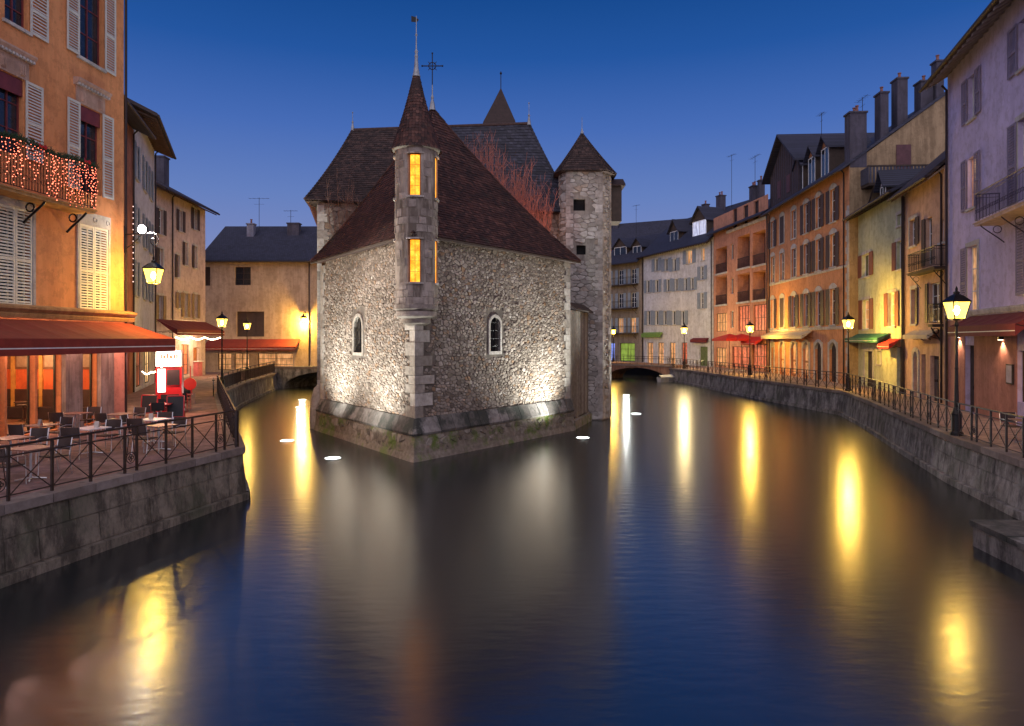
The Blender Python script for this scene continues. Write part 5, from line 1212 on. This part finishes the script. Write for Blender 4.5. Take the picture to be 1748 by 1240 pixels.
light('floodlight_beam', (fl.x + .15, fl.y - .12, fl.z), 5200, (1, .90, .80), .1, fT, spot=70, aim=(-5.5, 28.5, 4.5), blend=.9)
# wall lamp on the cream house
w = D_.uz(521, 543); T = empty('wall_lantern', (D_.pL.x + w[0], D_.pL.y, w[1]), 0, 'wall lantern throwing yellow light on the cream house', 'lantern')
x, y = D_.pL.x + w[0], D_.pL.y
MB().tube([(x, y - .01, w[1] + .4), (x, y - .5, w[1] + .55), (x, y - .55, w[1] + .5)], .025, 5).box(x - .05, x + .05, y - .03, y - .002, w[1], w[1] + .6).build('bracket', IRON, T, world=True)
lantern(T, (x, y - .55, w[1] - .5), 1.1, 420)
p = atY(545, 548, 71); T = empty('wall_lantern', (p.x, p.y, p.z), 0, 'tiny yellow lantern glimpsed between cream house and palace', 'lantern'); MB().tube([(p.x, p.y, p.z + .4), (p.x, p.y + 2.98, p.z + .5)], .02, 4).build('bracket', IRON, T, world=True); lantern(T, (p.x, p.y, p.z - .2), 1, 150)

# floodlights standing in the river, aimed at the palace
WL = emit('white_flood_lens', (.93, 1.0, .98), 7)
def river_flood(x, y, aim, power, label, spot=95, col=(.95, 1.0, .93), s=1.0):
    T = empty('river_floodlight', (x, y, 0), 0, label, 'floodlight', 'floodlights standing in the river')
    d = (Vector(aim) - Vector((x, y, .1))); a = math.atan2(d.y, d.x)
    MB().tube([(0, 0, -1), (0, 0, .02)], .05, 6).build('post', IRON, T, loc=(0, 0, 0))
    MB().lathe([(.30 * s, -.12), (.34 * s, -.02), (.34 * s, .015), (.30 * s, .02)], 18).build('housing', LEAD, T)
    MB().lathe([(.30 * s, .021), (.2 * s, .035), (.01, .042)], 18).build('lens', WL, T, smooth=True)
    light('flood_beam', (x, y, .22), power * 3.0, col, .15, T, spot=spot, aim=aim, blend=1.0)
lw = lambda u, z, k=0: CO + DL * u + NL * k + UP * z
rw = lambda u, z, k=0: CO + DR * u + NR * k + UP * z
p = at(568, 783, 0); river_flood(p.x, p.y, lw(4.0, 8.3), 1000, 'white floodlight in the water nearest the prow left of the palace', 120)
p = at(490, 753, 0); river_flood(p.x, p.y, lw(7.6, 8.0), 1500, 'white floodlight in the water below the terrace corner', 110)
p = at(512, 696, 0); river_flood(p.x, p.y, (-10.5, 40, 4), 260, 'white floodlight in the side canal by the buttress', 110)
p = at(516, 683, 0); river_flood(p.x, p.y, (-11.5, 44, 4), 200, 'small white floodlight in the side canal nearest the stone bridge', 110)
p = at(995, 748, 0); river_flood(p.x, p.y, rw(7.0, 8.2), 1500, 'white floodlight in the water before the boarded gate', 120)
p = at(1086, 707, 0); river_flood(p.x, p.y, (4.6, 41.2, 7), 3600, 'white floodlight in open water right of the palace', 80)
p = at(1069, 675, 0); river_flood(p.x, p.y, (5.6, 42.5, 5), 900, 'farthest white floodlight in the water right of the tower', 80)

# ================================================================== TREES in the palace yard
def bare_tree(x, y, z, label, heads, n, hgt, spread, col, trunk_h, name='bare_tree'):
    T = empty(name, (x, y, z), 0, label, 'tree')
    bark = plain('bark_' + name + str(int(x)), (.09, .055, .04), .9, bmp=.6); tw_ = plain('twig_' + str(int(x)), col, .8)
    MB().tube([(x, y, z), (x + .1, y, z + trunk_h * .5), (x, y + .05, z + trunk_h)], .22, 8, .15).build('trunk', bark, T, world=True)
    m = MB(); k = MB()
    for i in range(heads):
        hx = x + spread * (i / (heads - 1) - .5); hy = y + random.uniform(-.5, .5); hz = z + trunk_h + random.uniform(.3, 1.0) - abs(i / (heads - 1) - .5) * .8
        k.tube([(x, y, z + trunk_h - .1), ((x + hx) / 2, (y + hy) / 2, z + trunk_h + .35), (hx, hy, hz)], .10, 6, .07).ball((hx, hy, hz), .12, 5)
        for j in range(n):
            dx = random.gauss(0, .34) + (hx - x) * .10; dy = random.gauss(0, .3); h = hgt * random.uniform(.55, 1.05) * (1.0 - .45 * (i / (heads - 1)) ** 1.5)
            p0 = Vector((hx, hy, hz)); p1 = p0 + Vector((dx * 1.0, dy * .9, h * .38)); p2 = p1 + Vector((dx * .55 + random.gauss(0, .16), dy * .3, h * .62)); pm = p0.lerp(p1, .5) + Vector((random.gauss(0, .06), 0, 0)); pn = p1.lerp(p2, .5) + Vector((random.gauss(0, .09), 0, 0))
            m.tube([p0, pm, p1, pn, p2], .024, 3, .006)
            for q in range(6):
                t = random.uniform(.0, .95); b = p1.lerp(pn, t * 2) if t < .5 else pn.lerp(p2, t * 2 - 1); e1 = b + Vector((random.gauss(0, .2), random.gauss(0, .12), random.uniform(.2, .5))); m.tube([b, e1, e1 + Vector((random.gauss(0, .08), 0, random.uniform(.15, .35)))], .010, 3, .004)
    k.build('limbs', bark, T, world=True); c = m.build('crown', tw_, T, world=True); return T
bare_tree(-.55, 37.35, 1.6, 'bare red-twigged tree lit up behind the right slope of the prow roof', 9, 22, 6.3, 3.5, (.50, .17, .11), 7.6)
bare_tree(-8.3, 36.7, 1.6, 'bare brown-twigged tree behind the left slope of the prow roof', 3, 10, 4.3, 1.5, (.22, .12, .085), 7.0)
T = empty('yard_floodlight', (.9, 36.4, 1.6), 0, 'warm floodlight in the palace yard lighting the bare red tree', 'floodlight')
MB().box(.75, 1.05, 36.3, 36.5, 7.9, 8.1).tube([(.9, 36.4, 1.6), (.9, 36.4, 7.9)], .04, 5).build('housing', IRON, T, world=True); MB().box(.78, 1.02, 36.33, 36.47, 8.101, 8.12).build('lens', emit('warm_flood_lens', (1, .5, .3), 10), T, world=True)
light('yard_beam', (.9, 36.4, 8.2), 420, (1, .45, .30), .08, T, spot=140, aim=(0, 37.6, 12), blend=.8)

# ================================================================== BALCONY GARLAND AND FAIRY LIGHTS
hz_ = bz + 1.5; GREEN = plain('fir_green', (.015, .05, .018), .8, var=.5, scale=20)
def aw(u, y, z): q = A.pL + A.e * u + A.n * y; return Vector((q.x, q.y, z))
T = empty('fir_garland', aw(bu1 - 2, -.85, hz_), A.rz, 'dark green fir garland with red bows along the balcony rail', 'garland')
m = MB()
path = lambda s: (aw(bu1 - s, -.85, hz_ + .05 + .05 * math.sin(s * 2.4)) if s > 0 else aw(bu1, -.85 - s, hz_ + .05))
for i in range(2600):
    s = random.uniform(-.8, 7.5); p = path(s); d = Vector((random.gauss(0, 1), random.gauss(0, 1), random.gauss(0, 1))).normalized(); l = random.uniform(.07, .17); q = d.orthogonal().normalized() * .014
    o_ = p + Vector((random.gauss(0, .05), random.gauss(0, .05), random.gauss(0, .05))); m.add([o_ - q, o_ + q, o_ + d * l], [(0, 1, 2)])
m.build('needles', GREEN, T, world=True)['kind'] = 'stuff'
for s in (.55, 2.6, 4.6):
    p = path(s) + Vector((.1, -.06, 0)); b = MB()
    for sg in (-1, 1): b.add([p, p + Vector((.02, .16 * sg, .10)), p + Vector((.05, .2 * sg, 0)), p + Vector((.02, .16 * sg, -.08)), p + Vector((.03, .05 * sg, -.28)), p + Vector((.03, .11 * sg, -.26))], [(0, 1, 2, 3), (0, 4, 5)])
    b.ball(p, .04, 5).build('bow', plain('red_ribbon', (.45, .01, .012), .5), T, world=True)
T = empty('fairy_lights', aw(bu1 - 2, -.9, hz_), A.rz, 'curtain of pinkish fairy lights hanging on the garlanded balcony', 'fairy lights')
m = MB(); wv = MB(); s = -.7
while s < 7.2:
    p = path(s) + (A.e * 0 - A.n * .05); L_ = random.uniform(.5, 1.75); wv.tube([p, p - UP * L_], .004, 3); z = .1
    while z < L_: m.ball(p - UP * z + Vector((random.gauss(0, .02), random.gauss(0, .02), 0)), random.uniform(.011, .018), 4); z += random.uniform(.07, .17)
    s += random.uniform(.08, .17)
m.build('bulbs', emit('pink_white_bulb', (1, .20, .11), 5), T, world=True)['kind'] = 'stuff'; wv.build('wires', IRON, T, world=True)['kind'] = 'stuff'
def string_lights(label, pts, sag, n, col, strength, r=.03, power=0, name='string_lights'):
    T = empty(name, pts[0], 0, label, 'string lights'); w = []; pts = [Vector(p) for p in pts]
    for a, b in zip(pts[:-1], pts[1:]): w += [a.lerp(b, t / 8) - UP * sag * math.sin(math.pi * t / 8) for t in range(9)]
    MB().tube(w, .008, 4).build('wire', IRON, T, world=True); m = MB(); tot = len(w) - 1
    for i in range(n):
        t = tot * (i + .5) / n; k = int(t); p = w[k].lerp(w[min(k + 1, tot)], t - k); m.ball(p - UP * (r + .01), r * random.uniform(.7, 1.2), 5)
    m.build('bulbs', emit('string_bulb_%d' % int(strength * 10), col, strength), T, world=True)['kind'] = 'stuff'
    if power: light('string_glow', pts[len(pts) // 2] - UP * .3, power, col, .3, T)
cp = lambda u, y, z: C_.pL + C_.e * u + C_.n * y + UP * z
string_lights('warm bulbs strung under the awning of the pink house', [cp(.4, -1.5, 4.95), cp(3.2, -1.5, 4.95), cp(6, -1.5, 4.95), cp(9.6, -1.5, 4.95)], .18, 70, (1, .72, .42), 24, .05, 480)
string_lights('warm bulbs strung from the shop wall to the red kiosk', [atY(243, 633, 36), atY(258, 634, 32), atY(279, 621, 29)], .12, 36, (1, .70, .42), 24, .03, 90)
string_lights('faint white bulbs running down the edge of the terracotta house', [B1.pL + B1.e * (B1.L - .6) - B1.n * .12 + UP * 12.8, B1.pL + B1.e * (B1.L - .6) - B1.n * .12 + UP * 8], 0, 14, (1, .7, .6), 2, .03)

# ================================================================== TERRACE AND STREET FURNITURE
ALU = plain('brushed_aluminium', (.62, .60, .60), .3, .9, var=.1); WICK = plain('dark_wicker', (.05, .028, .022), .7, bmp=.8, bscale=60); TOPW = plain('pale_table_top', (.72, .68, .66), .35, var=.06); TOPB = plain('brown_table_top', (.20, .10, .075), .45)
def proto_table(top):
    T = empty('cafe_table'); MB().box(-.36, .36, -.36, .36, .715, .74).build('table_top', top, T)
    MB().lathe([(.03, .03), (.03, .7), (.12, .715)], 10).build('pedestal', ALU, T)
    for a in range(4): MB().tube([(0, 0, .06), (.3 * math.cos(R(45 + 90 * a)), .3 * math.sin(R(45 + 90 * a)), .02)], .018, 5).build('foot', ALU, T)
    return T
def proto_chair(fr=None, bk=None):
    fr = fr or ALU; bk = bk or WICK
    T = empty('cafe_chair'); MB().box(-.22, .22, -.21, .21, .43, .46).build('seat', bk, T)
    m = MB()
    for i in range(6):
        a0 = -.22 + .44 * i / 6; a1 = a0 + .44 / 6; f = lambda x: .23 + .04 * (1 - (x / .22) ** 2)
        m.add([(a0, f(a0), .56), (a1, f(a1), .56), (a1, f(a1) + .05, .86), (a0, f(a0) + .05, .86), (a0, f(a0) + .02, .56), (a1, f(a1) + .02, .56), (a1, f(a1) + .07, .86), (a0, f(a0) + .07, .86)], [(0, 1, 2, 3), (7, 6, 5, 4), (3, 2, 6, 7), (0, 4, 5, 1)])
    m.build('backrest', bk, T)
    for x in (-.23, .23):
        MB().tube([(x, -.22, 0), (x, -.2, .63), (x, .0, .66), (x, .22, .64)], .013, 5).build('leg', fr, T)
        MB().tube([(x, .27, 0), (x, .21, .44), (x, .28, .86)], .013, 5).build('leg', fr, T)
    return T
def clone(src, loc, rz, label, cat, group):
    c = src.copy(); COL.objects.link(c); c.location = loc; c.rotation_euler.z = rz; tag(c, label, cat, group)
    for ch in src.children:
        k = ch.copy(); COL.objects.link(k); k.parent = c
    return c
def drop(src):
    for ch in list(src.children): bpy.data.objects.remove(ch)
    bpy.data.objects.remove(src)
TW, TB, CH, CR = proto_table(TOPW), proto_table(TOPB), proto_chair(), proto_chair(plain('red_tube', (.5, .012, .012), .4), plain('black_cloth', (.012, .012, .014), .8))
tabs = [(at(155, 731, 2.23), TW, 'pale square cafe table nearest the terrace railing'), (at(262, 716, 2.23), TW, 'pale square cafe table before the coral wall panel'), (at(70, 726, 2.23), TB, 'brown cafe table before the restaurant pillar'),
        (at(18, 748, 2.23), TB, 'brown cafe table cut by the left picture edge'), (at(205, 707, 2.23), TB, 'brown cafe table close to the far restaurant pillar'), (at(120, 765, 2.23) + Vector((-.9, 0, 0)), TB, 'brown cafe table behind the clover rings of the railing'), (at(128, 706, 2.23), TB, 'brown cafe table against the gap between the pillars'), (at(318, 722, 2.23) + Vector((-.5, -.6, 0)), TB, 'brown cafe table nearest the terrace corner')]
cn_ = ['tucked in on the near side of', 'standing on the far side of']
for k, (p, src, lab) in enumerate(tabs):
    clone(src, (p.x, p.y, QZ), .27 * -1 + random.uniform(-.1, .1), lab, 'table', 'cafe tables beside the quays')
    for j, (a, d) in enumerate(((-95, .62), (80, .64)) if k != 1 else ((-100, .62), (95, .6), (175, .66))):
        q = Vector((p.x + d * math.cos(R(a)), p.y + d * math.sin(R(a)), QZ)); nm = ('dark wicker chair on the near side of the ', 'dark wicker chair on the far side of the ', 'dark wicker chair on the wall side of the ')[j] + ('pale table nearest the railing', 'pale table before the coral panel', 'brown table before the pillar', 'table cut by the left edge', 'brown table by the far pillar', 'brown table behind the clover rings', 'brown table between the pillars', 'brown table nearest the terrace corner')[k]
        clone(CH, q, R(a - 90) + random.uniform(-.25, .25), nm, 'chair', 'wicker cafe chairs')
for k, (dx, dy, lab) in ((0, (.12, .08, 'folded menu card on the pale table nearest the railing')), (1, (-.1, .05, 'folded menu card on the pale table before the coral panel')), (2, (.05, -.1, 'folded menu card on the brown table before the pillar'))):
    p = tabs[k][0]; T = empty('menu_card', (p.x + dx, p.y + dy, QZ + .741), random.uniform(-.6, .6), lab, 'menu card', 'menu cards on the tables')
    for sg in (-1, 1): MB().add([(-.06, sg * .045, 0), (.06, sg * .045, 0), (.06, sg * .003, .17), (-.06, sg * .003, .17), (-.06, sg * .049, 0), (.06, sg * .049, 0), (.06, sg * .007, .17), (-.06, sg * .007, .17)], [(0, 1, 2, 3), (7, 6, 5, 4), (0, 4, 5, 1), (2, 6, 7, 3)]).build('card_leaf', plain('menu_red_card', (.30, .05, .04) if k else (.5, .42, .36), .6), T)
# table and chairs before the lilac house
p = at(1683, 677, 2.23); clone(TB, (p.x + .2, p.y - 1.6, QZ), -.3, 'small brown cafe table by the door of the lilac house', 'table', 'cafe tables beside the quays')
for j, (dx, dy, rz, l) in enumerate(((.35, -2.4, 2.6, 'dark chair on the near side of the table by the lilac house'), (.5, -.9, .2, 'dark chair on the far side of the table by the lilac house'))):
    clone(CH, (p.x + dx, p.y + dy, QZ), rz, l, 'chair', 'wicker cafe chairs')
clone(TB, (15.75, 20.9, QZ), -.3, 'brown cafe table cut by the right picture edge', 'table', 'cafe tables beside the quays')
clone(CH, (15.9, 21.7, QZ), -.2, 'dark chair beside the table cut by the right picture edge', 'chair', 'wicker cafe chairs')
# red cafe seats by the kiosk
RTOP = plain('red_table_top', (.5, .03, .025), .4)
RT = proto_table(RTOP)
for k, (px_, py_, lab) in enumerate(((275, 690, 'red cafe table right before the red kiosk'), (313, 674, 'red cafe table on the street side of the kiosk'))):
    p = at(px_, py_, 2.23); clone(RT, (p.x, p.y, QZ), .3, lab, 'table', 'red cafe tables'); 
    for j, (a, t) in enumerate(((-70, 'near'), (110, 'far'))): clone(CR, (p.x + .6 * math.cos(R(a)), p.y + .6 * math.sin(R(a)), QZ), R(a - 90), 'black and red chair on the %s side of the red table %s' % (t, ('before the kiosk', 'beside the kiosk')[k]), 'chair', 'black and red cafe chairs')
for s_ in (TW, TB, CH, CR, RT): drop(s_)
# kiosk with lit sign
RED = plain('kiosk_red', (.50, .010, .012), .4, var=.1); BLK = plain('blackboard', (.012, .014, .016), .6)
k0 = at(290, 706, QZ); T = empty('ice_cream_kiosk', (k0.x, k0.y, QZ), .35, 'red street kiosk with glowing white sign box on top', 'kiosk')
MB().box(-.5, .5, -.4, .4, 0, 1.15).build('cabinet', RED, T); MB().box(-.5, .5, .1, .4, 1.15, 2.0).box(-.5, -.44, -.4, .1, 1.15, 2.0).box(.44, .5, -.4, .1, 1.15, 2.0).build('hood', RED, T)
MB().box(-.42, -.12, -.43, -.402, .95, 1.95).build('light_panel', emit('white_light_panel', (1, .9, .82), 2.2), T); MB().box(-.06, .42, -.43, -.402, 1.25, 1.9).build('screen', BLK, T); MB().box(-.3, .4, -.42, -.402, .2, .85).build('front_panel', BLK, T)
sg = MB().box(-.5, .5, -.45, .05, 2.05, 2.75).build('sign_box', plain('white_box', (.8, .8, .8), .5), T); MB().box(-.46, .46, -.456, -.451, 2.09, 2.71).build('sign_face', emit('sign_white', (1, .93, .88), 3.2), sg)
m = MB(); x = -.3
for w_, h_ in ((.06, .2), (.11, .15), (.07, .22), (.12, .14), (.08, .17), (.07, .2)): m.box(x, x + w_, -.461, -.457, 2.38, 2.38 + h_); x += w_ + .03
m.build('sign_marks', plain('brown_ink', (.3, .08, .03), .7), sg); k1 = Vector((k0.x, k0.y, 0)); light('added_red_fill', (k0.x + .3, k0.y - .9, QZ + 2.3), 130, (1, .34, .26), .3, T)  # last light: red fill added before the kiosk to brighten the terrace, no fixture
def board(px_, py_, h, lab, rz=.3, mat=RED):
    p = at(px_, py_, QZ); T = empty('menu_board', (p.x, p.y, QZ), rz, lab, 'menu board', 'menu boards by the kiosk'); m = MB()
    for y, t in ((-.22, .22), (.22, -.22)): m.tube([(-.3, y, 0), (-.3, y + t * .9, h)], .022, 4).tube([(.3, y, 0), (.3, y + t * .9, h)], .022, 4).tube([(-.3, y + t * .9, h), (.3, y + t * .9, h)], .022, 4).tube([(-.3, y + t * .2, h * .2), (.3, y + t * .2, h * .2)], .022, 4)
    m.build('board_frame', mat, T)
    for y, t in ((-.22, .22), (.22, -.22)): MB().add([(-.28, y + t * .2, h * .22), (.28, y + t * .2, h * .22), (.28, y + t * .88, h - .02), (-.28, y + t * .88, h - .02)], [(0, 1, 2, 3)]).build('board_face', BLK, T)
board(300, 720, 1.0, 'black menu board in a red frame before the kiosk'); board(316, 690, 1.15, 'tall black menu board in a red frame on the street side of the kiosk', .5); board(256, 712, .9, 'low black menu board in a red frame by the shop wall', .2)
p = at(325, 690, QZ); T = empty('ball_sign', (p.x, p.y, QZ), .2, 'red round sign on a pole in the lane beyond the kiosk', 'sign'); MB().tube([(0, 0, 0), (0, 0, 1.9)], .025, 6).lathe([(.2, 0), (.2, .04), (.03, .06)], 12).build('pole', RED, T); MB().lathe([(.30, -.03), (.30, .03)], 20).build('disc', RED, T, loc=(0, -.04, 1.0)).rotation_euler = (R(90), 0, 0); MB().box(-.28, .28, -.3, -.25, 0, .55).build('foot_panel', plain('grey_brown_panel', (.16, .10, .09), .7), T)
p = at(320, 642, QZ); T = empty('market_stall', (p.x, p.y, QZ), .1, 'pink counter stall at the end of the lane', 'stall'); MB().box(-1.1, 1.1, -.5, .5, 0, 1.25).build('counter', plain('pink_counter', (.52, .13, .14), .6), T); MB().box(-1.2, 1.2, -.6, .6, 1.25, 1.32).build('counter_top', WHITEP, T); MB().box(-.15, .15, -.53, -.502, 0, .7).build('hatch', BLK, T)
# bicycle against the railing corner
def bicycle(x, y, rz, lab):
    T = empty('bicycle', (x, y, QZ + .03), rz, lab, 'bicycle'); fr = plain('blue_frame_paint', (.05, .09, .18), .4); r = .33
    for cx in (-.52, .52):
        w = MB().ring((cx, 0, r), r, .02, (1, 0, 0), (0, 0, 1), 22).build('wheel', IRON, T); m = MB()
        for i in range(10): m.tube([(cx, 0, r), (cx + r * math.cos(R(36 * i)), 0, r + r * math.sin(R(36 * i)))], .003, 3)
        m.build('spokes', ALU, w)
    MB().tube([(-.52, 0, r), (-.08, 0, .30), (.36, 0, .78)], .018, 5).tube([(-.52, 0, r), (-.16, 0, .78), (.34, 0, .82)], .016, 5).tube([(-.16, 0, .86), (-.08, 0, .30)], .018, 5).tube([(.52, 0, r), (.36, 0, .8), (.33, 0, 1.0)], .018, 5).build('frame', fr, T)
    MB().box(-.30, -.04, -.07, .07, .86, .91).build('saddle', BLK, T); MB().tube([(.25, -.26, 1.0), (.33, -.1, 1.03), (.33, .1, 1.03), (.25, .26, 1.0)], .013, 5).build('handlebar', ALU, T); MB().ring((-.08, 0, .30), .09, .012, (1, 0, 0), (0, 0, 1), 12).build('chainring', IRON, T)
dq = Vector((-17.4 + 7.94, 40.8 - 20.15, 0)).normalized(); p = Vector((-17.4, 40.8, 0)) - dq * 2.2 + Vector((-dq.y, dq.x, 0)) * .45
bicycle(p.x, p.y, math.atan2(dq.y, dq.x), 'bicycle leaning on the railing at the lamp on the left quay')
# red parasol before the loggia house
for i, (px_, lab) in enumerate(((1245, 'wide red parasol before the house with recessed balconies, left one'), (1266, 'wide red parasol before the house with recessed balconies, beside the lamp'))):
    p = atY(px_, 572, 70); T = empty('parasol', (p.x, p.y, QZ), .3, lab, 'parasol', 'red cafe parasols'); zt = 5.3; MB().tube([(0, 0, 0), (0, 0, zt - QZ)], .03, 6).build('pole', WOODD, T); MB().lathe([(1.75, zt - QZ - .75), (1.72, zt - QZ - .5), (.05, zt - QZ)], 4, (0, 0, 0), R(45)).build('canopy', AWBR, T)
    MB().lathe([(.35, 0), (.35, .08), (.04, .1)], 10).build('base', STONEW, T)
# moored boat by the far quay steps
p = at(1150, 652, 0); T = empty('moored_boat', (p.x - .3, p.y, 0), .6, 'small covered boat moored where the quay meets the brick bridge', 'boat')
hull = []; m = MB(); secs = [(-1.9, .35, .55), (-1.0, .75, .55), (0, .85, .58), (1.0, .7, .68), (1.9, .06, .95)]
vs = [(x, s_ * w, z) for x, w, z in secs for s_, z in ((-1, z), (1, z))] + [(x, s_ * w * .7, -.15) for x, w, z in secs for s_ in (-1, 1)]
fs = [(2 * i, 2 * i + 2, 12 - 2 + 2 * i + 2, 10 + 2 * i) for i in range(4)] + [(2 * i + 1, 10 + 2 * i + 1, 12 + 2 * i + 1, 2 * i + 3) for i in range(4)] + [(10 + 2 * i, 12 + 2 * i, 13 + 2 * i, 11 + 2 * i) for i in range(4)] + [(0, 10, 11, 1)]
fixnormals(m.add(vs, fs).build('hull', plain('grey_boat_paint', (.35, .33, .31), .5), T)); MB().add([(x, s_ * w * .97, z + (.25 if s_ == 0 else .02)) for x, w, z in secs for s_ in (-1, 0, 1)], [(3 * i + j, 3 * i + j + 3, 3 * i + j + 4, 3 * i + j + 1) for i in range(4) for j in (0, 1)]).build('cover', plain('grey_tarpaulin', (.40, .39, .38), .7), T)
